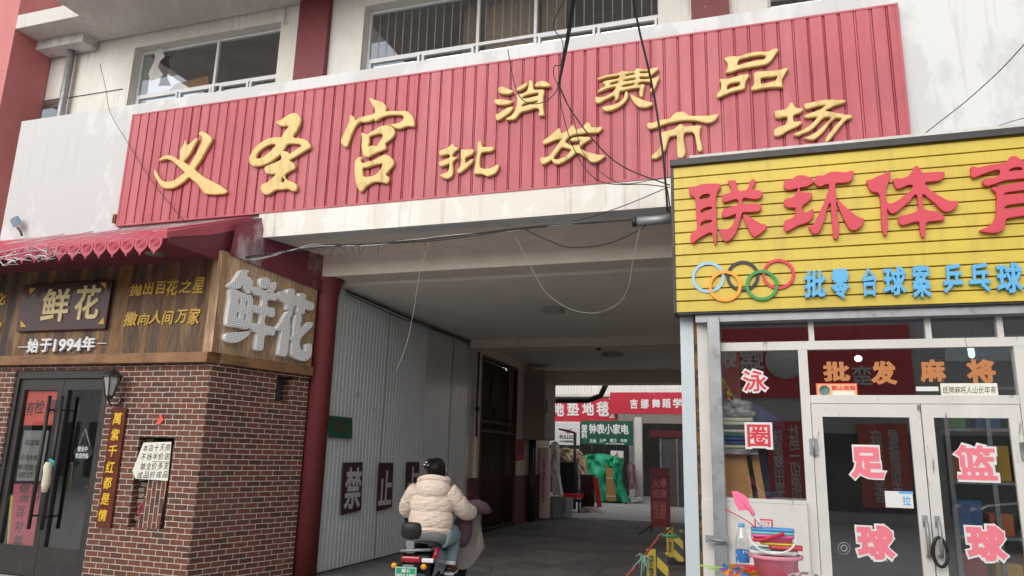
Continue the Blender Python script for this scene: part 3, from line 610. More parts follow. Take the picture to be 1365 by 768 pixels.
# boards, letters and fittings on the shop
FB = FS.lift(.09)
t = thing('shop_name_board', 'dark maroon board with two pale gold characters over the flower shop door', 'sign', FB.at(84, 410))
m = MB(); m.pxbox(FB, 27, 377, 144, 440, -.048, 0); m.build('board', M['signboard'], t, bevel=.006)
m = MB(); text(m, '鲜', FB, 57, 385, 93, 429, .022, .012); text(m, '花', FB, 101, 381, 134, 426, .022, .012); m.build('lettering', M['paleletter'], t)
m = MB()
for (x, y, sx, sy) in ((28, 436, 1, -1), (139, 432, -1, -1), (142, 377, -1, 1), (40, 384, 1, 1)):
    p = [FB.at(x, y), FB.at(x+sx*8, y), FB.at(x, y+sy*9)]
    m = MB(); m.prism([v+FB.n*.002 for v in p], FB.n*.004); m.build('corner_ornament', M['goldthin'], t)
t = thing('founding_year_letters', 'white raised letters giving the founding year under the name board', 'lettering', FS.at(84, 460))
FT = FS.lift(.045)
for ch, x0, x1, y0, y1 in (('始', 39, 54, 452, 471), ('于', 56, 71, 452, 470), ('1994', 74, 111, 452, 469), ('年', 112, 129, 449, 468)):
    m = MB(); text(m, ch, FT, x0, y0, x1, y1, .03, .03, 0); m.build('character', M['whiteletter'], t)
m = MB(); m.pxbox(FT, 26, 462.5, 38, 463.5, 0, .02); m.pxbox(FT, 131, 457.5, 143, 458.5, 0, .02); m.build('dash', M['whiteletter'], t)
def line(name, label, body, boxes, pl, mt, group=None, bold=.02, tt=.012, shear=.12):
    t = thing(name, label, 'lettering', pl.at(boxes[0][0], boxes[0][3]), group)
    for ch, (x0, y0, x1, y1) in zip(body, boxes):
        m = MB(); text(m, ch, pl, x0, y0, x1, y1, bold, tt, 0, shear); m.build('character', mt, t)
line('gold_motto', 'upper row of gold brush letters on the dark planks', '抛出百花之星', [(174,379,190,395),(192,376,205,393),(209,375,223,392),(223,373,238,394),(240,373,256,391),(258,370,272,391)], FT, M['goldthin'])
line('gold_motto', 'lower row of gold brush letters on the dark planks', '撒向人间万家', [(166,416,184,435),(185,418,200,433),(200,414,216,432),(217,414,232,433),(235,413,251,431),(252,410,267,433)], FT, M['goldthin'])
line('gold_motto', 'cropped gold letters at the far left edge of the planks', '化家', [(-4,391,9,407),(-6,429,3,445)], FT, M['goldthin'])
# perforated white 3D letters on the side wall
SL = SD.lift(.035)
n = N('perforated_white'); vo = n.node('ShaderNodeTexVoronoi'); vo.inputs['Scale'].default_value = 42; vo.inputs['Randomness'].default_value = 0
n.link(n.tc.outputs['UV'], vo.inputs['Vector']); geo = n.node('ShaderNodeNewGeometry')
dp = n.node('ShaderNodeVectorMath', operation='DOT_PRODUCT'); n.link(geo.outputs['Normal'], dp.inputs[0]); dp.inputs[1].default_value = SD.n
c = n.mix(n.ramp(vo.outputs['Distance'], [(.20, 1), (.26, 0)]), (.86, .86, .85), (.10, .095, .09))
face = n.ramp(dp.outputs['Value'], [(.8, 0), (.9, 1)])
n.col(n.mix(face, (.86, .86, .85), c)); n.b.inputs['Roughness'].default_value = .5; M['perf'] = n.m
t = thing('flower_letters', 'two big white perforated block characters on the pale plank side wall', 'lettering', SL.at(300, 460))
for lp in ([[[(95,195),(130,165),(155,125),(178,97),(225,98),(212,130),(245,155),(250,190),(235,245),(215,240),(195,215),(190,185),(165,215),(120,212)],
   [(108,218),(140,222),(180,240),(215,255),(245,264),(252,320),(248,390),(240,450),(215,475),(160,462),(90,452),(85,420),(95,350),(105,280)],[(160,280),(173,285),(173,315),(158,310)],[(205,295),(218,300),(218,332),(203,328)],[(149,368),(163,373),(161,405),(147,400)],[(196,382),(210,387),(209,418),(195,413)],
   [(75,510),(110,497),(170,495),(230,488),(225,510),(190,540),(140,562),(95,558),(75,540)],
   [(300,160),(320,145),(350,148),(362,170),(350,205),(330,215),(305,200)],[(372,180),(402,175),(400,205),(385,235),(360,245),(340,235),(358,210)],
   [(250,210),(275,205),(320,225),(380,240),(408,255),(405,285),(385,292),(350,285),(345,330),(385,340),(392,365),(385,395),(360,395),(335,385),(330,445),(380,460),(392,485),(385,515),(340,510),(325,530),(318,590),(305,612),(275,608),(270,580),(278,510),(280,495),(252,487),(240,462),(255,435),(295,440),(300,378),(265,370),(256,345),(260,320),(305,328),(310,270),(272,257),(252,235)]]],
  [[[(415,240),(440,232),(470,240),(475,222),(500,215),(518,225),(518,255),(545,262),(552,245),(575,245),(590,260),(588,285),(635,305),(642,330),(630,355),(588,345),(580,375),(550,378),(532,365),(538,335),(512,325),(510,350),(485,355),(465,345),(465,310),(430,292),(412,268)],
   [(400,470),(430,430),(455,385),(475,362),(505,358),(500,385),(488,410),(490,470),(480,560),(468,640),(445,650),(420,640),(418,620),(425,550),(435,480),(415,485)],
   [(510,470),(520,400),(530,382),(560,382),(562,420),(555,470),(590,445),(610,430),(635,435),(625,465),(590,500),(560,530),(550,570),(560,605),(590,612),(590,580),(605,568),(625,572),(628,620),(615,660),(580,678),(530,665),(498,640),(500,590),(505,550),(490,545),(495,525),(508,510)]]]):
    carved('character', lp[0], SL.lift(.075), 285, 340, 4.8, M['perf'], t, .075, .004, -.073)
# couplet plaque
PQ = FS.lift(.004)
def quad(mb, pl, pts, d0, d1):
    mb.prism([pl.at(*p)+pl.n*d0 for p in pts], pl.n*(d1-d0)); return mb
t = thing('couplet_plaque', 'tall narrow red wood plaque with gold characters beside the shop door', 'plaque', FS.at(140, 703))
m = MB(); quad(m, PQ, [(130,703),(149,704),(171,544),(152,543)], .002, .03); m.build('board', M['plaque'], t, bevel=.004)
m = MB(); pp = PQ.lift(.03)
for i, ch in enumerate('万紫千红都是情' if False else '萬紫千红都是情'):
    f = i/6; cx = 157+(137-157)*f; cy = 558+(687-558)*f
    text(m, ch, pp, cx-5.5, cy-8, cx+6, cy+8, .02, .006, .001, .1)
m.build('lettering', mat('yellow_gold', srgb(224, 180, 50), .45, .1, 20, 0), t)
# paper notice in the niche and loose brick panel
t = thing('paper_notice', 'white handwritten paper notice taped over the hole in the brick wall', 'notice', FS.at(205, 640))
m = MB(); quad(m, PQ, [(177,628),(181,638),(224,641),(229,589),(192,590)], .004, .007); m.build('sheet', M['paper'], t)
m = MB()
for body, y0, y1, x0, x1 in (('本店十天损', 593, 602, 191, 228), ('不扬半价送', 605, 614, 188, 227), ('单支价多支', 617, 627, 187, 226), ('成品价成品', 629, 638, 183, 225)):
    for i, ch in enumerate(body):
        w = (x1-x0)/5; text(m, ch, PQ, x0+i*w+.6, y0-i*.3, x0+(i+1)*w-.6, y1-i*.3, .004, .001, .0075, .15)
m.pxbox(PQ, 204, 615.2, 226, 615.8, .0075, .0085)
m.build('handwriting', M['ink'], t)
t = MB(); q = [FS.at(*p)-FS.n*.02 for p in ((181,705),(210,706),(221,641),(196,639))]
t.prism(q, FS.n*-.03); o = t.build('loose_brick_panel', M['brick'])
uvl = o.data.uv_layers[0].data
for l in uvl: l.uv = (l.uv.y, l.uv.x)
tag(o, 'loose panel of brick tiles leaning on end inside the wall hole', 'brick panel')
t = thing('wall_lantern', 'dark old style wall lantern mounted above the couplet plaque', 'lamp', FS.at(163, 520))
p = FS.at(163, 512)+FS.n*.16
m = MB(); m.lathe(p+Vector((0,0,.10)), [(.002,.10),(.012,.09),(.02,.06),(.045,.05),(.115,-.015),(.12,-.03),(.1,-.035)], 6, smooth=False); m.lathe(p, [(.002,-.19),(.03,-.19),(.045,-.165),(.05,-.15)], 6, smooth=False)
for k in range(6):
    a = k*math.pi/3; m.tube([p+Vector((.098*math.cos(a),.098*math.sin(a),.07)), p+Vector((.048*math.cos(a),.048*math.sin(a),-.15))], .007, 4)
m.build('lantern_cage', M['darkmetal'], t)
m = MB(); m.lathe(p, [(.09,.068),(.043,-.15)], 6, smooth=False); m.build('lantern_glass', mat('frosted_lantern', (.35,.35,.34), .3, .1, 9, 0), t)
m = MB(); m.lathe(FS.at(165,530)+FS.n*.005, [(.001,.02),(.045,.02),(.05,0)], 12, axis='Y'); m.tube([FS.at(165,532)+FS.n*.01, FS.at(163,541)+FS.n*.06, FS.at(159,541)+FS.n*.13, FS.at(157,533)+FS.n*.15, p+Vector((0,0,-.19))], .012, 6); m.build('bracket', M['darkmetal'], t)
# door items
DG = FS.lift(-.100)
def sheet_paper(name, label, pts, mt, pl=DG, cat='notice', rows=(), ink=None, d=.003):
    t = thing(name, label, cat, pl.at(*pts[0])); m = MB(); quad(m, pl, pts, d, d+.003); m.build('sheet', mt, t)
    if rows:
        m = MB()
        for body, x0, y0, x1, y1 in rows: text(m, body, pl, x0, y0, x1, y1, .012, .001, d+.0035, .1)
        m.build('writing', ink or M['ink'], t)
    return t
sheet_paper('door_notice', 'orange red paper with black brush writing high on the left shop door', [(32,567),(71,567),(78,521),(38,521)], M['redpaper'], rows=(('有', 36,535,47,554), ('检', 47,533,60,552), ('测', 62,532,75,552)))
sheet_paper('door_notice', 'pale faded notice sheet pasted mid height on the shop door', [(22,641),(55,641),(66,574),(33,574)], mat('grey_paper', (.28,.28,.26), .8, .1, 12, 0), rows=(('花店现货', 34,586,60,594), ('全场大优惠', 28,606,56,614), ('鲜花批发', 24,619,53,627), ('进店', 24,629,46,637)))
sheet_paper('door_notice', 'pink red paper with large black writing low on the shop door', [(11,737),(46,734),(60,645),(20,645)], M['pinkpaper'], d=.007, rows=(('做真', 27,644,56,658), ('做对', 27,659,54,670), ('百', 23,675,34,689), ('对', 20,694,32,709), ('美', 18,713,31,730)))
sheet_paper('door_notice', 'yellow green paper behind the pink paper at the door foot', [(8,749),(30,747),(33,660),(14,660)], M['yellowpaper'], d=.0025)
t = thing('door_sign', 'small black shaped sign hanging on a cord on the right shop door', 'sign', DG.at(112, 605)); dl = FS.lift(-.07)
m = MB(); q = [dl.at(112+12*math.cos(a)*(1+.08*math.cos(4*a)), 603+10.5*math.sin(a)) for a in [i*math.pi/10 for i in range(20)]]; m.prism(q, dl.n*.012); m.build('plate', M['black'], t)
m = MB(); text(m, '营业中', dl, 105, 595, 118, 602, .012, .002, .0125); text(m, '欢迎光临', dl, 102, 604, 119, 611, .012, .002, .0125); m.build('lettering', M['whiteletter'], t)
m = MB(); m.tube([dl.at(104,596), dl.at(114,572), dl.at(120,595)], .004, 5); m.build('cord', M['wirewhite'], t)
t = MB(); pts = [FS.at(71,616)+FS.n*.06, FS.at(70,622)+FS.n*.06, FS.at(69,632)+FS.n*.06, FS.at(67,645)+FS.n*.06, FS.at(65,656)+FS.n*.06]
t.tube(pts, [.035, .05, .045, .048, .03], 10); o = t.build('cloth_wrap', mat('cream_cloth', srgb(214, 208, 180), .9, .06, 12, .3, 30)); tag(o, 'cream cloth wrapped round the left shop door handle', 'cloth')
t = MB(); t.tube([FS.at(75,613)+FS.n*.09, FS.at(81,616)+FS.n*.09, FS.at(78,622)+FS.n*.08], .018, 7); tag(t.build('tape_tag', mat('teal_tag', srgb(70, 160, 160), .6)), 'small teal tag stuck at the top of the cream cloth', 'tag')
t = MB(); q = [FS.at(*p)+FS.n*.004 for p in ((208,566),(214,566),(219,560),(216,552),(212,560))]; t.prism(q, FS.n*.012); tag(t.build('red_paper_scrap', M['redpaper']), 'red paper scrap stuck to the bricks above the wall hole', 'paper')
t = MB()
for i in range(40):
    a, b2 = random.uniform(nb[0]+.05, nb[0]+.13), nb[2]+random.random()*.28
    q = FS.pt(a, b2, -.1); t.ball(q, .018, .02, .03, 6, 4)
tag(t.build('red_cloth', mat('magenta_cloth', srgb(170, 40, 70), .8)), 'crumpled magenta cloth stuffed at the foot of the wall hole', 'cloth')
# flowers in the shop, seen through the door glass
fr = thing('flower_bucket', 'bucket of pink flowers standing behind the right shop door', 'flowers', (-9.0, 7.8, 0))
c = Vector((FS.at(92, 690).x-.3, 7.75, 0)); 
m = MB(); m.lathe(c, [(.001,0),(.13,0),(.17,.75),(.16,.75),(.12,.02)], 16); m.build('bucket', M['room'], fr)
m = MB()
for i in range(60):
    q = c+Vector((random.gauss(0,.13), random.gauss(0,.1), 1.0+random.gauss(0,.08))); m.ball(q, .035, .035, .03, 6, 4)
m.build('blossoms', mat('pink_petals', srgb(190, 110, 150), .8), fr)
m = MB()
for i in range(40): m.tube([c+Vector((random.gauss(0,.05),random.gauss(0,.05),.6)), c+Vector((random.gauss(0,.2),random.gauss(0,.15),1.05+random.gauss(0,.1)))], [.006,.02], 4)
m.build('leaves', mat('leaf', srgb(54, 80, 44), .7), fr)
# solar lamp on the awning; fairy lights
t = thing('solar_lamp', 'small grey solar lamp on a bent stem at the top of the awning', 'lamp', front(7.4).at(28, 314))
sp_ = front(7.38)
m = MB(); m.tube([sp_.at(29,314), sp_.at(27,308), sp_.at(23,303)], .014, 6); m.build('stem', M['darkmetal'], t)
m = MB(); q = [sp_.at(*p) for p in ((13,294),(21,291),(26,300),(18,304))]; m.prism(q, (0, .03, .05)); m.build('lamp_head', mat('slate_blue_panel', srgb(96,112,128), .3), t)
fl = thing('fairy_lights', 'tangle of pale fairy light wire hanging under the left of the awning', 'string lights', front(6.0).at(30, 350))
m = MB(); ep = front(6.04); last = None
for q_ in range(6):
    x = random.uniform(-10, 45); y = random.uniform(328, 344); pts = [last] if last else []
    for k in range(9):
        pts.append(ep.at(x+k*random.uniform(2, 9), y+10*math.sin(k*math.pi/8)+random.uniform(-5, 6))-Vector((0, random.uniform(0, .06), 0)))
    rr_ = []
    for k in range(len(pts)): rr_.append(.007 if k % 3 == 1 else .0022)
    m.tube(pts, rr_, 5); last = pts[-1]
pts = [last]; rr_ = [.002]
for k in range(36):
    x = -8.9+2.8*k/36+random.uniform(-.05, .05); y = 6.75+.5*math.sin(k*1.1)+random.uniform(-.1, .1); pts.append(Vector((x, y, 3.77+(y-6.1)*.445+.035))); rr_.append(.007 if k % 2 else .0012)
m.tube(pts, rr_, 5); m.build('light_string', mat('white_bulb', (.66,.66,.66), .4), fl)
t = MB(); c = Vector((FS.at(203,350).x*.94, 6.6, 3.75)); t.lathe(c, [(.001,-.03),(.1,-.03),(.12,-.01),(.12,.02)], 18); tag(t.build('soffit_lamp', M['steel']), 'round flat lamp under the awning soffit above the gold letters', 'lamp')
# ------------------------------------------------------------------ sports shop on the right
RS = front(7.0); YS = front(6.8)
ss = thing('sports_shop', 'white framed glass sports shop with worn double doors right of the passage', 'shop', (2, 7.2, 0))
rx = lambda px, py=560: RS.uv(px, py)[0]
rz = lambda px, py: RS.uv(px, py)[1]
zhead = 2.86
XE = 3.4
# structure round the glass
xl = rx(928, 560)
m = MB(); m.box(-.65, -.53, 6.96, 7.3, 0, 3.2); m.build('corner_post', M['palepost'], ss)
m = MB(); m.box(-.527, -.50, 6.97, 7.0, .05, 3.0); m.build('rusty_strip', M['rust'], ss)
m = MB(); m.box(-.498, -.40, 6.95, 7.03, 0, 3.0); m.build('side_frame', M['frame'], ss)
m = MB(); q0, q1 = front(6.86).uv(947, 560)[0], front(6.86).uv(964, 560)[0]; m.box(q0, q1, 6.82, 6.9, .1, 2.82); m.build('shutter_rail', M['steel'], ss, bevel=.006)
m = MB(); z = front(6.86).uv(950, 718)[1]; m.box(q0-.07, q1+.02, 6.79, 6.82, z-.03, z+.03); m.tube([(q0-.04, 6.8, z), (q0+.1, 6.77, z-.01)], .012, 6); m.build('latch', M['steel'], ss)
m = MB(); m.box(-.5, XE, 6.84, 6.99, 2.78, 2.90); m.build('shutter_box', M['steel'], ss)
ztr = rz(1150, 460)
m = MB(); m.box(-.40, XE, 6.94, 7.02, ztr-.04, ztr+.035); m.build('transom_bar', M['frame'], ss)
mulls = [rx(1081, 445), rx(1236, 443), rx(1331, 440), 2.95]
for a in mulls: m = MB(); m.box(a-.022, a+.022, 6.95, 7.01, ztr+.037, 2.777); m.build('transom_mullion', M['frame'], ss)
xw = rx(1076, 560); zw = rz(1010, 668)
xd = rx(1358, 500)
for a in ((xw-.045, xw+.03), (xd-.03, xd+.06)): m = MB(); m.box(*a, 6.94, 7.03, 0, ztr-.042); m.build('door_post', M['frame'], ss)
zdt = rz(1150, 533)
m = MB(); m.box(xw+.032, xd-.032, 6.945, 7.025, zdt-.035, zdt+.035); m.build('door_head', M['frame'], ss)
m = MB(); m.box(-.498, xw-.047, 6.90, 7.0, 0, zw-.01); m.box(-.40, xw-.047, 6.90, 7.03, zw-.008, zw+.02); m.build('kick_panel', M['frame'], ss)
m = MB(); m.box(xd+.062, XE, 6.95, 7.0, .8, .86); m.box(xd+.062, XE, 6.92, 7.0, 0, .798); m.build('kick_panel', M['frame'], ss)
m = MB(); m.pane(-.39, xw-.05, 6.986, zw+.02, ztr-.045); m.build('window_pane', M['glass'], ss)
m = MB(); m.pane(xw+.035, xd-.035, 6.986, zdt+.037, ztr-.045); m.build('window_pane', M['glass'], ss)
m = MB(); m.pane(xd+.065, XE, 6.986, .862, ztr-.045); m.build('window_pane', M['glass'], ss)
m = MB(); m.pane(-.39, XE, 6.992, ztr+.037, 2.777); m.build('transom_pane', M['upglass'], ss)
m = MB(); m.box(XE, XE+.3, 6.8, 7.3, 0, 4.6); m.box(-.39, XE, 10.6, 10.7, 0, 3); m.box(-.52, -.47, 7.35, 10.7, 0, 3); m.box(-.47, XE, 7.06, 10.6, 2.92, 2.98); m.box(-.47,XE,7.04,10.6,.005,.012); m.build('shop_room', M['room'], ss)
m = MB(); m.box(-.53, XE, 7.06, 7.4, 2.99, 4.5); m.build('lintel', M['soffit'], ss)
xm = (rx(1225, 555)+rx(1228, 555))/2
doors = ((xw+.035, xm-.004, 1), (xm+.004, xd-.034, -1))
for a, e, hs_ in doors:
    d = thing('door', None, None, (a, 7, 0)); attach(d, ss); t = .085; zt_ = zdt-.038
    m = MB(); m.box(a, a+t, 6.95, 6.99, .03, zt_); m.box(e-t, e, 6.95, 6.99, .03, zt_); m.box(a+t, e-t, 6.95, 6.99, zt_-.11, zt_); m.box(a+t, e-t, 6.95, 6.99, .03, .28); m.build('door_frame', M['frame'], d)
    m = MB(); m.pane(a+t-.01, e-t+.01, 6.969, .27, zt_-.1); m.build('pane', M['doorglass'], d)
    h = e-.04 if hs_ == 1 else a+.04
    m = MB(); m.tube([(h, 6.95, 1.12), (h, 6.90, 1.12), (h, 6.89, 1.0), (h, 6.90, .86), (h, 6.95, .86)], .014, 8); m.box(h-.02, h+.02, 6.945, 6.95, 1.08, 1.17); m.build('handle', M['steel'], d)
    hx = a if hs_ == 1 else e
    m = MB(); m.box(hx-.035, hx+.035, 6.935, 6.948, 1.62, 1.76); m.tube([(hx, 6.93, 1.61), (hx, 6.93, 1.77)], .01, 6); m.build('hinge', M['steel'], d)
m = MB(); lp = Vector((xm+.03, 6.885, .95)); m.tube([lp+Vector((.05*math.cos(a), .01*math.sin(2*a), .11*math.sin(a)-.05)) for a in [i*math.pi/8 for i in range(17)]], .014, 6); tag(m.build('bicycle_lock', M['black']), 'black loop lock hanging from the sports shop door handles', 'lock')

# yellow sign
ys = thing('sports_sign', 'wide yellow slatted sign with big red characters above the sports shop', 'sign', (2, 6.75, 2.9))
sx0, sx1, sz0, sz1 = YS.uv(900, 320)[0], 3.4, 2.87, YS.uv(1130, 202)[1]
n_ = 13; hh = (sz1-sz0)/n_; m = MB(); rows = []
for i in range(n_):
    z = sz0+i*hh; rows += [(z, .012), (z+hh-.014, .012), (z+hh-.012, -.022), (z+hh-.001, -.022)]
rows.append((sz1, .012))
m.sheet([[YS.pt(a, z, d) for a in (sx0, sx1)] for z, d in rows]); m.build('slatted_panel', M['yellow'], ys)
m = MB(); m.box(sx0-.03, sx1, 6.75, 7.05, sz1, sz1+.06); m.box(sx0-.028, sx0-.002, 6.78, 7.04, sz0-.01, sz1-.002); m.box(sx0, sx1, 6.8, 7.04, sz0-.018, sz0-.002); m.build('sign_casing', M['darkmetal'], ys)
m = MB(); m.box(sx0, sx1, 6.83, 6.84, sz0, sz1); m.build('backing', M['black'], ys)
YL = YS.lift(.013)
RED = [(910,230,7.315,[[(65,165),(90,155),(140,150),(190,130),(270,125),(365,128),(365,170),(340,210),(328,260),(328,350),(330,450),(335,550),(333,640),(325,712),(310,700),(298,650),(290,610),(270,597),(220,620),(160,655),(98,703),(80,665),(82,620),(130,575),(145,545),(135,450),(132,350),(125,270),(100,245),(68,225)],[(168,265),(190,235),(240,222),(272,235),(260,258),(220,272),(180,280)],[(178,400),(190,375),(240,352),(285,350),(282,372),(240,390),(200,408)],[(178,530),(185,500),(230,480),(285,478),(280,500),(230,520),(190,540)],
  [(445,100),(510,92),(525,130),(540,190),(610,190),(640,160),(655,105),(690,80),(712,100),(690,150),(685,180),(760,195),(778,225),(765,255),(720,275),(650,268),(590,265),(588,320),(660,318),(755,325),(765,355),(745,390),(680,400),(610,400),(580,410),(565,460),(545,530),(520,600),(480,655),(430,685),(395,665),(365,600),(365,568),(420,570),(470,545),(500,500),(520,440),(515,418),(460,440),(400,450),(382,420),(400,370),(460,355),(530,335),(545,320),(545,290),(520,275),(460,290),(400,305),(382,265),(395,230),(440,220),(475,200),(470,160),(450,130)],
  [(592,430),(620,428),(680,465),(760,510),(815,525),(810,560),(770,600),(705,640),(670,615),(630,545),(600,480)]]),
 (1035,220,6.985,[[(65,190),(85,155),(140,150),(185,118),(240,112),(300,128),(345,158),(330,185),(280,215),(212,230),(240,270),(325,275),(320,320),(290,360),(245,390),(240,450),(290,450),(335,422),(340,470),(320,520),(270,555),(200,575),(140,610),(90,632),(70,600),(65,560),(85,530),(140,510),(175,480),(180,450),(170,412),(120,412),(80,395),(65,360),(85,330),(150,315),(185,270),(198,232),(130,245),(80,240)],
  [(352,150),(375,115),(430,115),(490,85),(550,78),(640,85),(705,70),(712,110),(690,160),(640,180),(550,185),(545,240),(550,300),(550,380),(560,470),(575,560),(575,650),(565,690),(540,700),(525,680),(520,600),(512,520),(505,440),(500,370),(480,385),(460,450),(440,530),(410,610),(370,655),(330,645),(300,600),(300,585),(340,570),(370,510),(410,430),(450,340),(480,250),(485,200),(460,195),(400,215),(360,195)],
  [(557,350),(580,345),(620,390),(690,450),(760,500),(805,515),(800,560),(760,605),(710,622),(670,600),(630,530),(592,450)]]),
 (1145,215,6.979,[[(65,195),(110,185),(170,155),(225,135),(250,110),(280,120),(285,170),(265,220),(245,270),(245,330),(250,395),(300,405),(360,375),(420,330),(470,290),(490,250),(485,235),(440,240),(370,270),(335,260),(310,200),(320,178),(400,175),(460,145),(490,100),(510,65),(540,65),(560,95),(585,122),(660,120),(740,115),(785,122),(780,165),(740,195),(670,205),(605,215),(630,260),(690,310),(760,350),(830,385),(910,385),(905,420),(870,465),(810,485),(760,470),(710,420),(650,370),(600,325),(580,330),(585,400),(595,460),(650,475),(730,485),(770,520),(790,545),(760,565),(690,570),(630,578),(610,610),(608,680),(600,720),(580,718),(565,680),(555,610),(545,575),(480,585),(410,607),(375,600),(358,555),(375,520),(440,510),(520,485),(545,455),(540,400),(530,330),(500,335),(460,390),(400,440),(350,485),(300,500),(270,480),(258,450),(255,520),(260,600),(250,690),(235,705),(215,670),(205,600),(200,500),(195,400),(185,330),(160,305),(110,295),(80,250)]]),
 (1275,200,6.144,[[(105,160),(130,150),(160,160),(230,145),(310,130),(380,120),(410,100),(430,70),(470,68),(510,90),(545,110),(640,105),(720,100),(740,125),(720,160),(660,170),(580,180),(640,200),(700,230),(720,270),(690,280),(620,262),(553,248),(460,255),(380,265),(310,290),(240,308),(210,295),(203,265),(230,250),(300,240),(340,215),(345,190),(330,178),(270,190),(200,215),(125,240),(108,215),(112,190)],[(415,190),(440,165),(500,155),(525,165),(525,180),(470,185)],
  [(275,325),(310,318),(400,300),(480,285),(560,275),(680,265),(690,320),(680,450),(690,600),(670,680),(630,690),(590,640),(600,560),(553,550),(460,562),(400,575),(388,600),(380,650),(330,688),(260,690),(190,680),(185,665),(240,645),(290,600),(312,540),(318,450),(315,370),(290,345)],[(370,380),(400,362),(480,350),(560,340),(620,338),(620,360),(553,375),(460,375)],[(380,490),(410,465),(480,455),(560,445),(620,440),(620,470),(553,478),(450,495)]])]
for ox, oy, sc, lp in RED: carved('character', lp, YL, ox, oy, sc, M['redletter'], ys, .035, .003, .012)
rings = ((944, 370, srgb(150,190,214)), (990, 368.5, (.02,.02,.022)), (1037.5, 366, srgb(206,54,70)), (966.5, 382, srgb(232,156,44)), (1015.5, 381, srgb(54,140,70)))
for i, (x, y, c) in enumerate(rings):
    m = MB(); ro, ri = 22.2, 18.0; outer = []; inner = []
    cu, cz = YL.uv(x, y); ru = YL.uv(x+ro, y)[0]-cu; rv = YL.uv(x+ri, y)[0]-cu; dd = .012+.004*i
    rows = [[YL.pt(cu+r*math.cos(k*math.pi/24), cz+r*math.sin(k*math.pi/24), q) for k in range(48)] for r, q in ((ru, .001+i*.0003), (ru, dd), (rv, dd), (rv, .001+i*.0003))]
    m.sheet(rows, False, True); m.build('ring', mat('ring_paint', c, .45, .05, 9, 0), ys)
small = (('批',1071,362,1101,398),('零',1107,360,1132,400),('台',1149,358,1168,396),('球',1176,357,1207,395),('案',1214,353,1239,398),('乒',1255,353,1282,392),('乓',1290,352,1318,391),('球',1326,352,1361,392),('馆',1372,351,1402,392))
for ch, x0, y0, x1, y1 in small:
    m = MB(); text(m, ch, YL, x0, y0, x1, y1, .032, .03, .012, .08); m.build('small_character', M['blueletter'], ys)
t = thing('conduit_stub', 'grey plastic pipe stub projecting from the left edge of the yellow sign', 'pipe', front(7.1).at(897, 296))
pp = front(7.1); m = MB(); m.tube([pp.at(845, 296), pp.at(905, 291)], .045, 14); m.build('pipe', M['steel'], t); m = MB(); m.tube([pp.at(843, 296.2), pp.at(849, 295.7)], .05, 14); m.build('collar', M['darkmetal'], t)

# stickers and lettering on the glass
GP = front(6.982); DP = front(6.966)
def sticker(name, label, ch, pl, x0, y0, x1, y1, fill, group, bold=.06, back=None, border=.11, d=.001):
    t = thing(name, label, 'sticker', pl.at((x0+x1)/2, y1), group)
    m = MB(); text(m, ch, pl, x0-3, y0-3, x1+3, y1+3, border, .0008, d); m.build('white_border', M['white'], t)
    m = MB(); text(m, ch, pl, x0, y0, x1, y1, bold, .0008, d+.0015); m.build('character', fill, t)
pinkst = mat('pink_vinyl', srgb(226, 120, 134), .45, .03, 5, 0); redst = mat('red_vinyl', srgb(206, 54, 66), .45, .05, 9, 0)
G = 'character stickers on the shop glass'
sticker('glass_sticker', 'red character sticker with white rim at the top of the left window', '泳', GP, 990, 494, 1022, 522, redst, G, .02, border=.09)
sticker('glass_sticker', 'square red character sticker over the stacked goods in the left window', '圈', GP, 996, 566, 1027, 596, redst, G, .02, border=.09)
sticker('glass_sticker', 'pink character sticker at the top of the left door', '足', DP, 1133, 596, 1179, 639, pinkst, G, .055)
sticker('glass_sticker', 'pink character sticker low on the left door', '球', DP, 1142, 700, 1193, 746, pinkst, G, .055)
sticker('glass_sticker', 'pink character sticker with missing bits at the top of the right door', '篮', DP, 1273, 593, 1328, 640, pinkst, G, .03)
sticker('glass_sticker', 'pink character sticker low on the right door', '球', DP, 1288, 700, 1342, 748, pinkst, G, .055)
og = mat('orange_vinyl', srgb(180, 116, 66), .5, .03, 5, 0)
G2 = 'orange characters on the glass over the doors'
for ch, lb, x0, y0, x1, y1 in (('批', 'leftmost orange character on the glass over the left door', 1097, 482, 1133, 509), ('发', 'orange character on the glass right of the yellow no smoking card', 1160, 481, 1196, 513), ('麻', 'orange character on the glass over the narrow white strip', 1226, 479, 1261, 510), ('将', 'orange character on the glass above the handwritten card', 1288, 479, 1327, 511)):
    m = MB(); text(m, ch, GP, x0, y0, x1, y1, .05, .002, .001); tag(m.build('glass_character', og), lb, 'lettering', G2)
t = thing('no_smoking_card', 'small yellow and red no smoking card standing on the door head', 'notice', GP.at(1115, 530)); gl = GP.lift(.02)
m = MB(); m.pxbox(gl, 1088, 511, 1143, 530.5, 0, .003); m.build('red_border', M['redpaper'], t); m = MB(); m.pxbox(gl, 1089.5, 512.5, 1141.5, 529, .0035, .005); m.build('card', mat('pale_orange_card', srgb(230,180,130), .7), t)
m = MB(); text(m, '禁止吸烟', gl, 1108, 514, 1140, 520.5, .03, .001, .0055); m.build('lettering', redst, t)
m = MB(); m.lathe(gl.at(1099, 520.5)+gl.n*.006, [(.001,.002),(.05,.002),(.05,0)], 24, axis='Y'); m.build('emblem_disc', redst, t); m = MB(); m.lathe(gl.at(1099, 520.5)+gl.n*.009, [(.001,.002),(.042,.002),(.042,0)], 24, axis='Y'); m.build('emblem', mat('teal_grey', srgb(96,128,130), .6, .3, 60, 0), t)
m = MB(); m.pxbox(gl, 1110, 521.5, 1139, 527.5, .0055, .0065); m.build('white_slip', M['paper'], t)
t = thing('handwritten_card', 'cream handwritten card standing on the head of the right door', 'notice', GP.at(1292, 530))
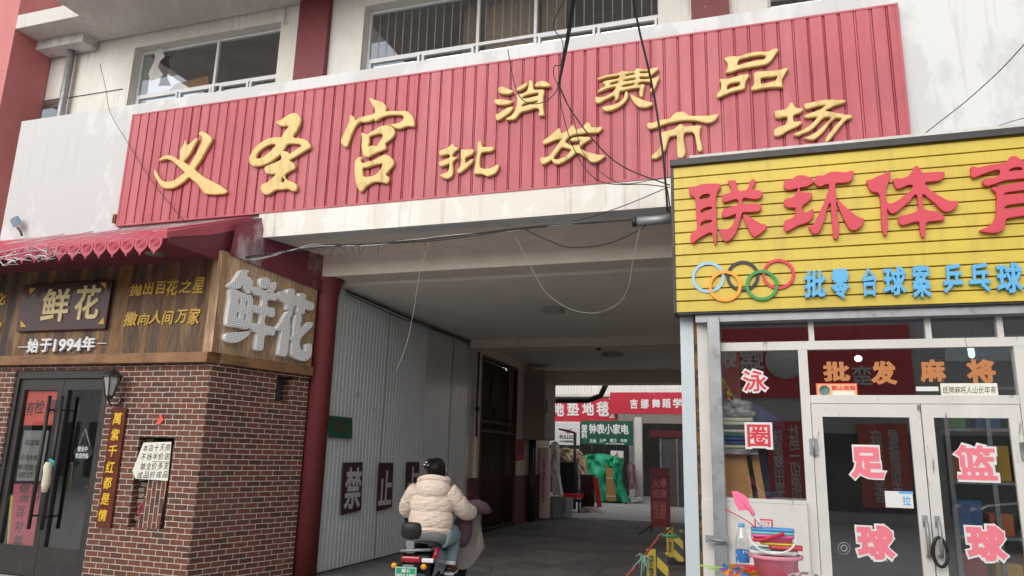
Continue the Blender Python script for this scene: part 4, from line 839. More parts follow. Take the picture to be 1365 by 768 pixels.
m = MB(); m.pxbox(gl, 1254, 511, 1330, 530.5, 0, .003); m.build('card', M['paper'], t); m = MB(); text(m, '纸牌麻将人山长年有', gl, 1256, 515, 1328, 525, -.002, .001, .0035, .2); m.build('handwriting', M['ink'], t)
m = MB(); m.pxbox(gl, 1221, 515.5, 1251, 521.5, 0, .003); tag(m.build('white_slip', M['white']), 'blank narrow white paper strip on the glass left of the cream card', 'notice')
# pull sticker: plain blue card, the cartoon figure on it is left out
t = thing('pull_sticker', 'small white and blue pull sticker beside the left door handle', 'sticker', DP.at(1200, 677))
m = MB(); m.pxbox(DP, 1180, 655, 1217, 677, .001, .002); m.build('card', M['white'], t); m = MB(); m.pxbox(DP, 1198, 655, 1217, 658.5, .0025, .0032); m.build('blue_band', M['blueletter'], t)
m = MB(); text(m, '拉', DP, 1203, 661, 1214, 674, .02, .001, .0025); m.build('lettering', M['blueletter'], t)
m = MB(); q = [DP.at(1125+8*math.cos(a), 731+8*math.sin(a)) for a in [i*math.pi/12 for i in range(24)]]
for k in range(24): pass
m.tube([p+DP.n*.003 for p in q]+[q[0]+DP.n*.003], .004, 4, caps=False); m.tube([DP.at(1125+4*math.cos(i*math.pi/8), 731+4*math.sin(i*math.pi/8))+DP.n*.003 for i in range(17)], .008, 4, caps=False)
tag(m.build('round_decal', M['steel']), 'small grey ring shaped decal low on the left door', 'sticker')
m = MB(); pk = front(6.896); m.pxbox(pk, 1006, 692, 1030, 708, .001, .003); t = m.build('sticker_remnant', redst); tag(t, 'torn red sticker with white character on the panel below the window', 'sticker')
mm = MB(); text(mm, '圈', pk, 1008, 694, 1028, 707, .01, .001, .0035); mm.build('character', M['white'], t)

# stock inside, behind the glass
def stack(name, label, cat, x0, x1, y, z0, zs_, mts, group=None):
    t = thing(name, label, cat, (x0, y, z0), group); z = z0
    for i, (h, mt) in enumerate(zip(zs_, mts)):
        j = random.uniform(-.012, .012)
        m = MB(); m.box(x0+j, x1+j+random.uniform(-.02,.02), y+j, y+.3, z, z+h-.004); m.build('folded_item', mt, t, bevel=.012); z += h
IY = front(7.12)
iu = lambda x, y: IY.uv(x, y)
cb = mat('pale_cream_cloth', srgb(196,192,168), .85, .08, 12, .2, 30); bl = mat('blue_plastic', srgb(48,74,126), .5, .15, 9, .1); bk = mat('dark_cloth', (.03,.03,.034), .85, .2, 12, .2); tl = mat('teal_cloth', srgb(70,120,110), .8)
zz = iu(980, 598)[1]; x0, x1 = iu(958, 580)[0], iu(1002, 580)[0]; H = iu(980, 558)[1]-zz
m = MB(); m.box(-.4, x1+.05, 7.06, 7.6, zz-.05, zz-.003); tag(m.build('shelf_board', M['steel']), 'grey shelf board behind the left window under the stacked goods', 'shelf')
stack('stacked_goods', 'stack of folded cream dark and blue goods on the shelf in the left window', 'goods', x0, x1, 7.10, zz, [H*.13]*8, [cb, bl, bl, tl, cb, bk, cb, cb])
t = MB(); c = IY.at(983, 546)
for i in range(26): 
    t.ball(c+Vector((random.gauss(0,.06), random.uniform(0,.14), random.gauss(0,.035))), random.uniform(.04,.09), .05, random.uniform(.02,.05), 7, 5)
tag(t.build('plastic_bag', mat('clear_grey_plastic', (.3,.3,.31), .2, .3, 30, .6, 25)), 'crumpled clear plastic bag of goods on top of the stack in the window', 'bag')
t = MB(); t.tube([IY.at(1003,548)+Vector((0,.25,0)), IY.at(1040,566)+Vector((0,.5,0))], [.09,.07], 14); tag(t.build('rolled_mat', bl), 'blue rolled mat beside the plastic bag in the left window', 'mat')
zf = iu(980, 664)[1]
m = MB(); m.box(-.4, xw, 7.05, 7.7, zf-.04, zf-.003); tag(m.build('window_ledge', M['white']), 'low white ledge behind the left window under the cardboard boxes', 'shelf')
for lb, xa, xb, ht, off in (('thin cardboard box with black scrawl standing at the window edge', 957, 975, 599, 0), ('wide plain cardboard box leaning in the left window', 974, 1003, 601, .02), ('narrow cardboard sleeve standing right of the wide box', 1010, 1020, 604, .05)):
    a, e = iu(xa, 640)[0], iu(xb, 640)[0]; m = MB(); z1 = iu(980, ht)[1]
    m.prism([(a, 7.1+off, zf), (e, 7.1+off, zf), (e-.05, 7.14+off, z1), (a-.05, 7.14+off, z1)], (0, .12, 0)); tag(m.build('cardboard_box', M['card']), lb, 'box', 'cardboard boxes in the window')
m = MB(); a, e = iu(1018, 640)[0], iu(1028, 640)[0]; m.prism([(a, 7.3, zf), (e, 7.3, zf), (e-.03, 7.33, iu(1020,606)[1]), (a-.03, 7.33, iu(1020,606)[1])], (0, .1, 0)); tag(m.build('navy_case', mat('navy', (.02,.03,.07), .7)), 'navy case standing beside the cardboard sleeve in the window', 'case')
t = thing('green_tag_garland', 'hanging green and orange tags at the left edge of the window', 'garland', IY.at(960, 540))
m = MB(); m2 = MB(); lm = mat('lime', srgb(150,200,50), .6); orr = mat('orange_tag', srgb(220,130,60), .6)
for i in range(14):
    p = IY.at(957+i*1.7+random.uniform(-3,3), 500+i*3.2+random.uniform(-4,4)); s_ = .022
    (m if i % 4 else m2).prism([p, p+Vector((s_,0,.01)), p+Vector((s_*1.1,0,-.03)), p+Vector((.005,0,-.034))], (0, .004, 0))
m.tube([IY.at(957,494), IY.at(968,512), IY.at(978,530)], .004, 4); m.build('green_tags', lm, t); m2.build('orange_tags', orr, t)
t = thing('shelf_rack', 'perforated grey angle steel rack inside the right door glass', 'rack', (1.9, 8, 0))
for x in (front(8.3).uv(1318, 600)[0], front(8.3).uv(1262, 600)[0]):
    m = MB(); m.box(x, x+.04, 8.3, 8.33, 0, 2.6); m.build('upright', M['steel'], t)
xa, xb = front(8.3).uv(1262, 600)[0], 3.2
for z in (.4, .9, 1.4, 1.9, 2.3):
    m = MB(); m.box(xa, xb, 8.34, 8.7, z, z+.03); m.build('rack_shelf', M['steel'], t)
cols = [srgb(190,150,60), srgb(150,60,60), srgb(70,110,160), srgb(170,170,160), srgb(90,150,100), srgb(60,50,60), srgb(190,110,70)]
pm_ = [mat('packaging', c, .6, .1, 9, 0) for c in cols]
k = 0
for z in (.43, .93, 1.43, 1.93):
    x = xa+.05
    while x < 3.0:
        w, h = random.uniform(.1, .24), random.uniform(.14, .36); m = MB(); m.box(x, x+w, 8.38, 8.62, z+.003, z+h)
        tag(m.build('packed_carton', random.choice(pm_), bevel=.006), 'boxed goods stacked on the rack seen dimly through the right door', 'carton', 'cartons on the shop rack'); x += w+random.uniform(.01, .1)
for i, (px_, py_, s_) in enumerate(((1144, 478, .05), )):
    lp = front(8.0).at(px_, py_); t = thing('ceiling_bulb', 'round lit bulb glowing inside the shop above the left door', 'lamp', lp)
    m = MB(); m.ball(lp, .036, .036, .032, 14, 9); m.build('bulb', emit_mat('bulb_glow', (1, .97, .9), 2.5), t); m = MB(); m.tube([lp+Vector((0,0,.05)), lp+Vector((0,0,.5))], .008, 5); m.build('cord', M['black'], t)
lp = front(8.4).at(1298, 465); t = thing('tube_lamp', 'short greenish lit tube lamp inside the shop above the right door', 'lamp', lp); m = MB(); m.tube([lp+Vector((-.03,0,.06)), lp+Vector((.05,.3,-.03))], .03, 8); m.build('tube', emit_mat('tube_glow', (.75, 1, .92), 1.2), t)
m = MB(); m.tube([lp+Vector((0,0,.05)), lp+Vector((0,0,.6))], .006, 5); m.build('cord', M['black'], t)

# display stand with toys in front of the window
ty = 4.4
TP = front(ty); TB = front(4.78); zt_ = TB.at(990, 757).z
t = thing('display_table', 'small red display stand under the pink bucket, cropped at the foot of the picture', 'table', (1.3, ty+.1, 0))
tx0, tx1 = TB.at(974, 757).x, TB.at(1066, 757).x
m = MB(); m.box(tx0, tx1, 4.22, 4.95, zt_-.045, zt_-.002); m.build('table_top', redst, t)
for x in (tx0+.03, tx1-.06):
    for y in (4.26, 4.88): m = MB(); m.box(x, x+.03, y, y+.03, 0, zt_-.047); m.build('leg', M['steel'], t)
bx = TB.at(990.5, 757); bx.z = zt_; r = 15.5/FPX*4.78*1.03/2
t = thing('water_bottle', 'clear plastic water bottle with blue label and cap beside the pink bucket', 'bottle', bx)
hb = (757-708)/FPX*4.78*1.05
M['clear'] = glass_mat('clear_bottle', (.93,.95,.96), .08)
m = MB(); m.lathe(bx, [(.001,0),(r*.9,0),(r,.01),(r,.02*1),(r*.95,.03),(r,.04),(r,hb*.36),(r,hb*.42),(r*.94,hb*.45),(r,hb*.48),(r*.97,hb*.62),(r*.8,hb*.75),(r*.42,hb*.89),(r*.4,hb*.93)], 20); m.build('bottle_body', M['clear'], t)
m = MB(); m.lathe(bx, [(r*1.02,hb*.13),(r*1.03,hb*.14),(r*1.03,hb*.39),(r*1.02,hb*.40)], 20); m.build('label', mat('blue_label', srgb(56,122,190), .4, .2, 50, 0, dirt_or_sheen=(.7,.72,.74), dscale=30, damt=(.6,.62)), t)
m = MB(); m.lathe(bx, [(r*.46,hb*.915),(r*.48,hb*.92),(r*.48,hb*.995),(r*.4,hb),(.001,hb)], 16); m.build('cap', M['blueletter'], t)
bc = TP.at(1035, 765); bc.z = zt_; R1 = (1066-1004)/2/FPX*ty
zr = TP.at(1035, 739).z
pinkp = mat('pink_plastic', srgb(226,150,168), .35, .03, 5, 0)
pk_ = lambda c, rr=.35: mat('toy_plastic', c, rr, .03, 5, 0)
def sq(m, c, prof, ax=1, ay=.72, n=32, e=.28):
    """rounded square vessel"""
    c = Vector(c); rows = []
    for r_, h in prof:
        row = []
        for k in range(n):
            a = 2*math.pi*(k+.5)/n; ca, sa = math.cos(a), math.sin(a)
            row.append(c+Vector((r_*ax*abs(ca)**e*(1 if ca > 0 else -1), r_*ay*abs(sa)**e*(1 if sa > 0 else -1), h)))
        rows.append(row)
    m.sheet(rows, True, True); return m
t = thing('pink_bucket', 'large pale pink plastic bucket holding the stacked toy sets', 'bucket', bc)
H_ = zr-zt_
m = MB(); m.lathe(bc, [(.001,0),(R1*.74,0),(R1*.83,H_-.022),(R1*.99,H_-.018),(R1*1.02,H_-.004),(R1*1.0,H_),(R1*.86,H_),(R1*.80,H_-.03),(R1*.7,.01)], 36); m.build('bucket_body', pinkp, t)
def toy(nm, lb, prof, c, mt, ay=.72): m = MB(); sq(m, c, prof, 1, ay); tag(m.build(nm, mt), lb, 'toy')
cx, cyy, z = bc.x, bc.y, zr
toy('toy_tray', 'white toy tray resting on the rim of the pink bucket', [(.001,.0),(R1*.84,.0),(R1*.90,.022),(R1*.86,.024),(R1*.8,.008),(.001,.008)], (cx-.012, cyy, z), pk_((.68,.68,.68)))
toy('toy_tray', 'teal grey toy tray nested in the white tray', [(.001,.009),(R1*.60,.009),(R1*.70,.032),(.001,.030)], (cx-.03, cyy-.01, z), pk_(srgb(120,168,164)), .5)
toy('toy_tray', 'red toy tray sticking out to the right above the pink bucket', [(.001,.0),(R1*.60,.0),(R1*.62,.02),(.001,.018)], (cx+.052, cyy-.02, z+.030), pk_(srgb(206,70,82)), .6)
toy('toy_tray', 'thin yellow tray on top of the red tray', [(.001,.0),(R1*.62,.0),(R1*.64,.011),(.001,.010)], (cx+.012, cyy-.01, z+.052), pk_(srgb(206,190,54)))
ub = Vector((cx-.010, cyy, z+.064)); hz = TP.at(1030, 704.5).z-ub.z
t = thing('toy_bucket', 'small magenta pink toy bucket with white and red handles on the trays', 'bucket', ub)
m = MB(); sq(m, ub, [(.001,0),(R1*.68,0),(R1*.745,hz*.38),(R1*.79,hz*.39),(R1*.79,hz*.58),(R1*.72,hz*.58),(R1*.62,.01)]); m.build('bucket_body', pk_(srgb(222,98,158)), t)
hd = [ub+Vector((R1*.84*math.cos(a), -R1*.62-.05*math.sin(a), hz*.56-.085*math.sin(a))) for a in [i*math.pi/16 for i in range(17)]]
m = MB(); m.tube(hd, .006, 6); m.build('white_handle', M['white'], t)
m = MB(); m.tube([ub+Vector((-R1*.80,-R1*.55,hz*.30)), ub+Vector((-R1*.75,-R1*.66,hz*.14)), ub+Vector((-R1*.4,-R1*.68,hz*.2)), ub+Vector((R1*.42,-R1*.66,hz*.78))], .008, 6); m.build('red_handle', pk_(srgb(206,44,62)), t)
for c, lb, h0, h1, k_ in ((srgb(124,206,200), 'teal toy dish nested on the small magenta bucket', .585, .80, .80), (srgb(74,146,210), 'blue toy dish topmost on the small magenta bucket', .805, 1.0, .80)):
    toy('toy_dish', lb, [(.001,hz*h0),(R1*.76,hz*h0),(R1*k_,hz*h1-.004),(R1*k_,hz*h1),(R1*.74,hz*h1),(R1*.70,hz*h0+.008),(.001,hz*h0+.008)], ub, pk_(c))
# shovel and net
t = thing('toy_shovel', 'pink plastic toy shovel with white handle leaning out of the bucket', 'shovel', bc)
sp = front(ty+.02)
m = MB(); m.tube([sp.at(1021, 707), sp.at(1004, 685)], .0085, 8); m.build('handle', M['white'], t)
m = MB(); ps = ((975,655),(983,655),(995,662),(1002,678),(1006,685),(1003,688),(997,680),(985,681),(980,671)); m.prism([sp.at(*p) for p in ps], (0, .012, 0)); m.tube([sp.at(1005,687), sp.at(999,677), sp.at(986,664)], [.012,.012,.004], 8); m.build('blade', pk_(srgb(246,120,160)), t, bevel=.004)
t = thing('butterfly_net', 'thin red wire toy net with clear plastic in front of the panel', 'net', sp.at(1003,700))
m = MB(); m.tube([sp.at(966,679), sp.at(985,688), sp.at(998,696), sp.at(1010,706)], .003, 5); m.build('red_wire', redst, t); m = MB(); m.sheet([[sp.at(969+i*6, 681+i*4)+Vector((0,.01,0)), sp.at(966+i*6, 684+i*5)+Vector((0,.03,0))] for i in range(6)], True); m.build('film', glass_mat('thin_film', (.93,.93,.93), .03), t)
# pinwheels and clutter on the stand
pw = [srgb(70,180,90), srgb(240,200,40), srgb(220,60,60), srgb(60,120,210), srgb(150,70,190), srgb(230,130,40), srgb(160,220,60)]
pwm = [pk_(c, .5) for c in pw]
for (px_, py_, lb) in ((972, 758, 'green and teal toy pinwheel lying at the left end of the stand'), (988, 763, 'purple and red toy pinwheel in front of the water bottle'), (1000, 766, 'yellow and green toy pinwheel beside the pink bucket')):
    t = thing('pinwheel', lb, 'pinwheel', front(4.3).at(px_, py_), 'toy pinwheels on the stand'); c = front(4.3).at(px_, py_); off = random.random()*3
    for k in range(6):
        a = off+k*math.pi/3; s_ = .055
        p1 = c+Vector((s_*math.cos(a), -.02, s_*.55*math.sin(a))); p2 = c+Vector((s_*.8*math.cos(a+.6), -.035, s_*.5*math.sin(a+.6)))
        m = MB(); m.prism([c, p1, p2], (0, .003, 0)); m.build('vane', pwm[(k+int(off*2)) % 7], t)
    m = MB(); m.tube([c, c+Vector((-.16, .02, .004))], .004, 5); m.build('stick', pwm[6], t)
m = MB(); c = front(4.58).at(1004, 757); m.box(c.x-.05, c.x+.03, 4.55, 4.62, zt_, zt_+.04); tag(m.build('red_box', redst, bevel=.004), 'small red box between the water bottle and the pink bucket', 'box')
m = MB(); rows = []
c = front(4.28).at(1075, 770)
for i in range(9):
    rows.append([c+Vector(((i-4)*.022, -.05+j*.025, .03*math.exp(-((i-4)/3)**2)*(1-.12*j)+.010*math.sin(i*2.3+j*1.7))) for j in range(6)])
m.sheet(rows, True); tag(m.build('plastic_wrap', mat('milky_plastic', (.7,.7,.72), .25, .1, 30, .5, 30)), 'milky crumpled plastic wrap right of the pink bucket', 'wrap')
# ------------------------------------------------------------------ passage fittings
LN = left(-5.425)
t = thing('green_notice', 'dark green notice board with faded text high on the corrugated wall', 'notice', LN.at(454, 584))
m = MB(); q = [LN.at(*p) for p in ((438,583),(469,585),(469,557),(439,554))]; m.prism(q, LN.n*.008); m.build('board', M['green'], t)
m = MB()
for i, (y, b_) in enumerate(((562,'市场安全管理'),(569,'严禁烟火入内'),(575,'严禁占道经营'))): text(m, b_, LN, 445, y-2.5, 463-i*1, y+2, .01, .001, .009)
m.build('lettering', mat('dull_red_ink', srgb(110,50,40), .7), t)
GP_ = 'no parking character posters on the steel wall'
for ch, lb, q, tb in (('禁', 'first of the maroon posters, nearest the street, with a white character', ((454,687),(481,680),(483,616),(457,617)), (459,623,481,678)), ('止', 'middle maroon poster with a white character left of the rider', ((502,682),(522,676),(524,617),(505,617)), (505,627,522,673)), ('占', 'third maroon poster half hidden behind the rider', ((540,676),(557,671),(559,616),(542,616)), (543,622,557,667))):
    t = thing('wall_poster', lb, 'poster', LN.at(*q[0]), GP_)
    m = MB(); m.prism([LN.at(*p) for p in q], LN.n*.006); m.build('sheet', M['posterdark'], t); m = MB(); text(m, ch, LN, *tb, .025, .001, .007); m.build('character', M['posterwhite'], t)
# iron gate
GT = left(-5.45)
t = thing('iron_gate', 'tall dark brown wrought iron gate with round hoop panel in the passage wall', 'gate', (-5.45, 15.7, 0))
ga, gb, gz = 14.53, 16.97, 3.58
m = MB(); m.pbox(GT, ga, ga+.07, 0, gz, -.05, .02); m.pbox(GT, gb-.07, gb, 0, gz, -.05, .02)
for z in (.03, 2.02, 2.22, gz-.06): m.pbox(GT, ga+.07, gb-.07, z, z+.05, -.04, .01)
m.build('gate_frame', M['iron'], t)
m = MB()
for i in range(1, 22):
    a = ga+.07+(gb-ga-.14)*i/22; m.tube([GT.pt(a, .08, -.015), GT.pt(a, 2.02, -.015)], .012, 5)
m.build('lower_bars', M['iron'], t)
m = MB(); c = (ga+gb)/2
m.tube([GT.pt(c+.62*math.cos(k*math.pi/4+.39), 2.87+.52*math.sin(k*math.pi/4+.39), -.015) for k in range(9)], .022, 6)
for i in range(10):
    a = ga+.2+(gb-ga-.4)*i/9; m.tube([GT.pt(a+.085*math.cos(k*math.pi/5), 2.145+.06*math.sin(k*math.pi/5), -.015) for k in range(11)], .01, 4)
for i in range(1, 14):
    a = ga+.07+(gb-ga-.14)*i/14; h = abs(a-c)
    zz = .52*math.sqrt(max(0, 1-(h/.62)**2)) if h < .62 else 0
    if zz: m.tube([GT.pt(a, 2.27, -.015), GT.pt(a, 2.87-zz, -.015)], .01, 4); m.tube([GT.pt(a, 2.87+zz, -.015), GT.pt(a, gz-.06, -.015)], .01, 4)
    else: m.tube([GT.pt(a, 2.27, -.015), GT.pt(a, gz-.06, -.015)], .01, 4)
m.build('upper_scrollwork', M['iron'], t)
m = MB(); m.pbox(GT, ga+.07, gb-.07, .08, gz-.06, -.20, -.19); m.build('backing_sheet', mat('dull_backing', srgb(84,70,66), .8, .15, 4, 0), t)
# cabinet, pipes, notices further in
t = thing('meter_cabinet', 'large beige steel electric cabinet hung high on the passage wall', 'cabinet', (-5.2, 17.9, 2))
m = MB(); m.box(-5.42, -4.92, 17.5, 18.6, 1.95, 3.62); m.build('cabinet_body', mat('beige_cabinet', srgb(150,136,124), .6, .08, 3, .05), t, bevel=.01)
m = MB(); m.box(-4.917, -4.905, 17.56, 18.54, 2.0, 3.57); m.build('cabinet_door', mat('beige_cabinet_door', srgb(156,142,130), .6, .08, 3, .05), t); m = MB(); m.box(-4.903, -4.885, 17.65, 17.69, 2.6, 2.9); m.build('handle', M['darkmetal'], t)
m = MB(); m.tube([(-5.33,17.9,0),(-5.33,17.9,1.94)], .06, 10); m.tube([(-5.33,18.1,0),(-5.33,18.1,1.94)], .06, 10); tag(m.build('conduit_pipe', M['darkmetal']), 'pair of dark conduit pipes running down under the beige cabinet', 'pipe')
t = thing('red_notice', 'small pinkish red notice on the passage wall beside the gate', 'notice', LN.at(692, 600)); m = MB(); m.prism([LN.at(*p) for p in ((687,615),(699,613),(699,586),(687,586))], LN.n*.006); m.build('sheet', M['pinkpaper'], t)
m = MB(); text(m, '禁', LN, 689, 594, 697, 606, .01, .001, .007); m.build('lettering', M['posterdark'], t)
def slab(name, label, cat, px0, py0, px1, py1, Y, mt, th=.12, rows=(), ink=None):
    pl = front(Y); t = thing(name, label, cat, pl.at((px0+px1)/2, py1)); m = MB(); m.pxbox(pl, px0, py0, px1, py1, -th, 0); m.build('panel', mt, t, bevel=.008)
    if rows:
        m = MB()
        for body, a, b_, c, d in rows: text(m, body, pl, a, b_, c, d, .02, .002, .003)
        m.build('lettering', ink or M['whiteletter'], t)
    return t
slab('standing_light_box', 'tall narrow pink and white sign box standing under the cabinet', 'sign', 719, 597, 730, 691, 18.9, mat('pink_white_box', srgb(226,206,200), .6, .1, 3, 0), .3, (('布\n艺\n窗\n帘\n地\n垫', 722.5, 610, 726.5, 670),), mat('faded_pink_ink', srgb(170,90,104), .6))
# ceiling lamps
for x, y, z, lb, s_ in ((-2.93, 10.9, 3.80, 'square flat lamp on the passage ceiling nearest the street', .5), (-2.95, 16.0, 3.80, 'round flat lamp on the passage ceiling beyond the cross beam', .34)):
    t = thing('ceiling_lamp', lb, 'lamp', (x, y, z)); m = MB()
    if s_ == .5: m.box(x-.14, x+.14, y-.14, y+.14, z-.07, z-.003)
    else: m.lathe((x, y, z-.075), [(.001,0),(.2,.0),(.24,.04),(.24,.072)], 20)
    m.build('lamp_body', mat('dusty_lamp', (.34,.32,.30), .5), t)
    m = MB(); m.lathe((x, y, z-.10), [(.001,0),(.1,.005),(.12,.024)], 16); m.build('diffuser', mat('diffuser', (.5,.48,.45), .4), t)
m = MB(); m.ball((-2.95, 14.5, 3.72), .07, .07, .07, 10, 7); m.tube([(-2.95,14.5,3.75),(-2.95,14.5,3.798)], .03, 8); tag(m.build('smoke_detector', M['darkmetal']), 'small dark dome fitted to the ceiling just past the cross beam', 'detector')
m = MB(); q = [Vector((-3.98, 20.6, 3.6)), Vector((-4.15,20.6,3.25)), Vector((-4.5,20.6,3.12)), Vector((-5.6,20.6,3.12))]; m.tube(q, .08, 8); tag(m.build('vent_duct', M['darkmetal']), 'dark bent duct hanging at the far end of the passage ceiling', 'duct')
# barriers and stand sign inside the passage, right
def barrier(px_, py_, Y, lb, w=.15, h=.50):
    b0 = front(Y).at(px_, py_); c = Vector((b0.x, Y, 0)); t = thing('parking_barrier', lb, 'barrier', c, 'yellow and black barriers')
    m = MB(); m.box(c.x-w/2-.06, c.x+w/2+.06, Y-.12, Y+.16, 0, .05); m.build('base', M['rubber'], t)
    n = N('hazard_stripes'); wv = n.node('ShaderNodeTexWave', wave_type='BANDS', bands_direction='DIAGONAL'); wv.inputs['Scale'].default_value = 2.4; wv.inputs['Distortion'].default_value = 0
    n.link(n.tc.outputs['Object'], wv.inputs['Vector']); n.col(n.ramp(wv.outputs['Fac'], [(.49, srgb(190,164,48)), (.51, (.02,.02,.02))])); n.b.inputs['Roughness'].default_value = .5
    m = MB(); m.prism([(c.x-w/2, Y-.08, .05), (c.x+w/2, Y-.08, .05), (c.x+w*.4, Y-.03, h), (c.x-w*.4, Y-.03, h)], (0, .05, 0)); m.build('striped_board', n.m, t)
    m = MB(); m.box(c.x-w/2-.11, c.x-w/2-.003, Y-.03, Y, .1, h+.03); m.build('side_strip', mat('dull_yellow', srgb(176,154,60), .6), t)
    m = MB(); text_uv(m, '禁\n止\n停\n车', front(Y-.03), c.x-w/2-.085, .16, c.x-w/2-.03, h-.04, .01, .001, .001); m.build('lettering', M['ink'], t); return c
c1 = barrier(884, 755, 9.2, 'nearest yellow and black striped barrier standing by the white post')
c2 = barrier(905, 726, 12.2, 'yellow and black striped barrier behind the nearest one')
c3 = barrier(868, 766, 8.6, 'low yellow and black striped barrier cropped at the foot of the picture', .2, .2)
m = MB(); rp = [front(13).at(897, 703), front(9.0).at(880, 714), front(8.8).at(858, 742), front(8.6).at(846, 757), front(8.3).at(832, 772)]
m.tube(rp, .014, 6); tag(m.build('barrier_rope', mat('red_white_rope', srgb(170,80,76), .8, .5, 30, .2)), 'red and white rope running down past the striped barriers', 'rope')
m = MB()
for k in range(14):
    p = front(8.6).at(858, 741); m.tube([p+Vector((random.gauss(0,.02), random.gauss(0,.02), random.gauss(0,.02))), p+Vector((random.gauss(0,.05), random.gauss(0,.03), -random.random()*.25))], .01, 5)
tag(m.build('tangled_strap', mat('green_white_strap', srgb(120,150,134), .8, .4, 30, .2)), 'tangled green and white straps knotted on the rope', 'strap')
m = MB(); a = front(9.1).at(880, 714); m.tube([a+Vector((-.02,0,0)), a+Vector((.20,0,0))], .02, 7); tag(m.build('green_strap', mat('green_cord', srgb(60,130,90), .7)), 'green cord tied across the top of the nearest striped barrier', 'cord')
ST = front(15.5); p0 = ST.at(885, 708); t = thing('standing_board', 'dark red upright advertising board standing in the passage shade', 'sign', p0)
m = MB(); m.pxbox(ST, 867, 624, 893, 703, -.05, 0); m.build('board', mat('dim_red_board', srgb(120,34,44), .5, .08, 3, 0), t)
m = MB(); m.tube([ST.at(869,700), ST.at(866,709)+Vector((0,.2,-.02))], .015, 5); m.tube([ST.at(869,700), ST.at(857,712)+Vector((-.05,-.2,0))], .015, 5); m.tube([ST.at(890,700), ST.at(891,712)+Vector((0,-.2,0))], .015, 5); m.build('leg', M['darkmetal'], t)
m = MB(); text(m, '火爆', ST, 870, 638, 889, 650, .02, .002, .002); text(m, '招商', ST, 870, 652, 889, 664, .02, .002, .002); text(m, '旺铺\n出租', ST, 871, 668, 888, 692, .01, .002, .002); m.build('lettering', mat('dim_pink_letters', srgb(190,110,110), .6), t)

# ------------------------------------------------------------------ yard behind the passage
BK = front(29.5)
t = thing('yard_building', 'pale two storey building with white railing behind the passage', 'building', (-4, 31, 0))
m = MB(); m.wall(front(30), -16, 6, 0, 6.5, [[-9.5, -4.9, 0, 2.9], [-4.6, -2.3, 0, 2.95]], .25); m.build('wall', M['cream'], t)
m = MB(); m.box(-16, 6, 33, 33.2, 0, 6.5); m.build('room_back', M['room'], t)
m = MB(); m.box(-16, 6, 28.9, 29.98, 3.9, 4.0); m.build('gallery_floor', M['soffit'], t)
m = MB(); z = BK.uv(800, 506)[1]; m.box(-9, -1, 29.2, 29.26, z-.05, z+.02)
for i in range(70): x = -9+i*.115; m.box(x, x+.05, 29.21, 29.25, 3.9, z-.052)
m.build('railing', M['white'], t)
m = MB()
for i in range(9): a = -9.4+i*.5; m.box(a, a+.04, 29.9, 29.96, .3, 2.9)
m.box(-9.5,-4.9,29.9,29.96,2.3,2.36) ; m.build('shopfront_bars', M['steel'], t)
def sign(name, label, px0, py0, px1, py1, Y, mt, rows, slats=0, th=.08):
    pl = front(Y); t = thing(name, label, 'sign', pl.at(px0, py1)); m = MB()
    a0, a1 = pl.uv(px0, (py0+py1)/2)[0], pl.uv(px1, (py0+py1)/2)[0]; z0, z1 = pl.uv((px0+px1)/2, py1)[1], pl.uv((px0+px1)/2, py0)[1]
    m.pbox(pl, a0, a1, z0, z1, -th, -.012)
    k = slats or 1
    for i in range(k): m.pbox(pl, a0+.002, a1-.002, z0+(z1-z0)*i/k+.004, z0+(z1-z0)*(i+1)/k-.004, -.0115, 0)
    m.build('board', mt, t)
    m = MB()
    for b_, x0, y0, x1, y1 in rows: text(m, b_, pl, x0, y0, x1, y1, .03, .01, .002)
    m.build('lettering', M['whiteletter'], t); return t, pl
rs = mat('crimson_sign', srgb(186,34,58), .45, .06, 1.5, 0, dirt_or_sheen=srgb(210,110,120), dscale=.8, damt=(.6,.9))
sign('carpet_shop_sign', 'crimson slatted sign with white characters and corner marks beyond the passage', 716, 531, 823, 563, 28.6, rs, (('地', 737,536,752,555), ('垫', 756,536,772,554), ('地', 776,536,792,554), ('毯', 795,535,812,555)), 5)
pl = front(28.6); m = MB()
for pts in (((811,531),(819,532),(818.5,540)), ((812,557),(820,557.5),(818.5,549))): m.prism([pl.at(*p)+pl.n*.004 for p in pts], pl.n*.01)
attach(m.build('corner_mark', M['whiteletter']), bpy.data.objects['carpet_shop_sign'])
sign('dance_school_sign', 'long crimson slatted sign with small white characters at the passage end', 813, 523, 960, 552, 28.3, rs, (('吉',840,532,850,545),('娜',854,532,865,545),('舞',869,532,880,544),('蹈',883,531.5,894,544),('学',897,531,909,544),('校',912,531,923,544)), 5)
sign('appliance_shop_sign', 'dark green slatted sign with white characters under the crimson sign', 775, 561, 843, 593, 28.5, mat('dark_green_sign', srgb(26,84,64), .45, .06, 2, 0), (('荣\n科', 775,566,783,585), ('钟表小家电', 785,565,838,579), ('五金', 786,585,795,590), ('土产', 799,585,808,590), ('厨卫', 813,585,822,590), ('布布', 827,585,836,590), ('电话批发零售', 807,591,832,592.6)), 6)
t, pl = sign('hardware_brand_sign', 'white slatted panel with small emblem left of the green sign', 712, 562, 773, 593, 28.55, M['white'], (), 6)
m = MB(); text(m, 'BULLSG', pl, 746, 580, 765, 585, .03, .004, .002); text(m, '公牛电器插座', pl, 746, 587, 764, 590, .02, .004, .002); m.build('black_lettering', M['ink'], t)
m = MB(); c = pl.at(757, 574); m.prism([pl.at(751,571), pl.at(757,573), pl.at(763,571), pl.at(760,577), pl.at(757,579), pl.at(754,577)], pl.n*.006); m.build('emblem', mat('bronze', srgb(190,130,100), .5), t)
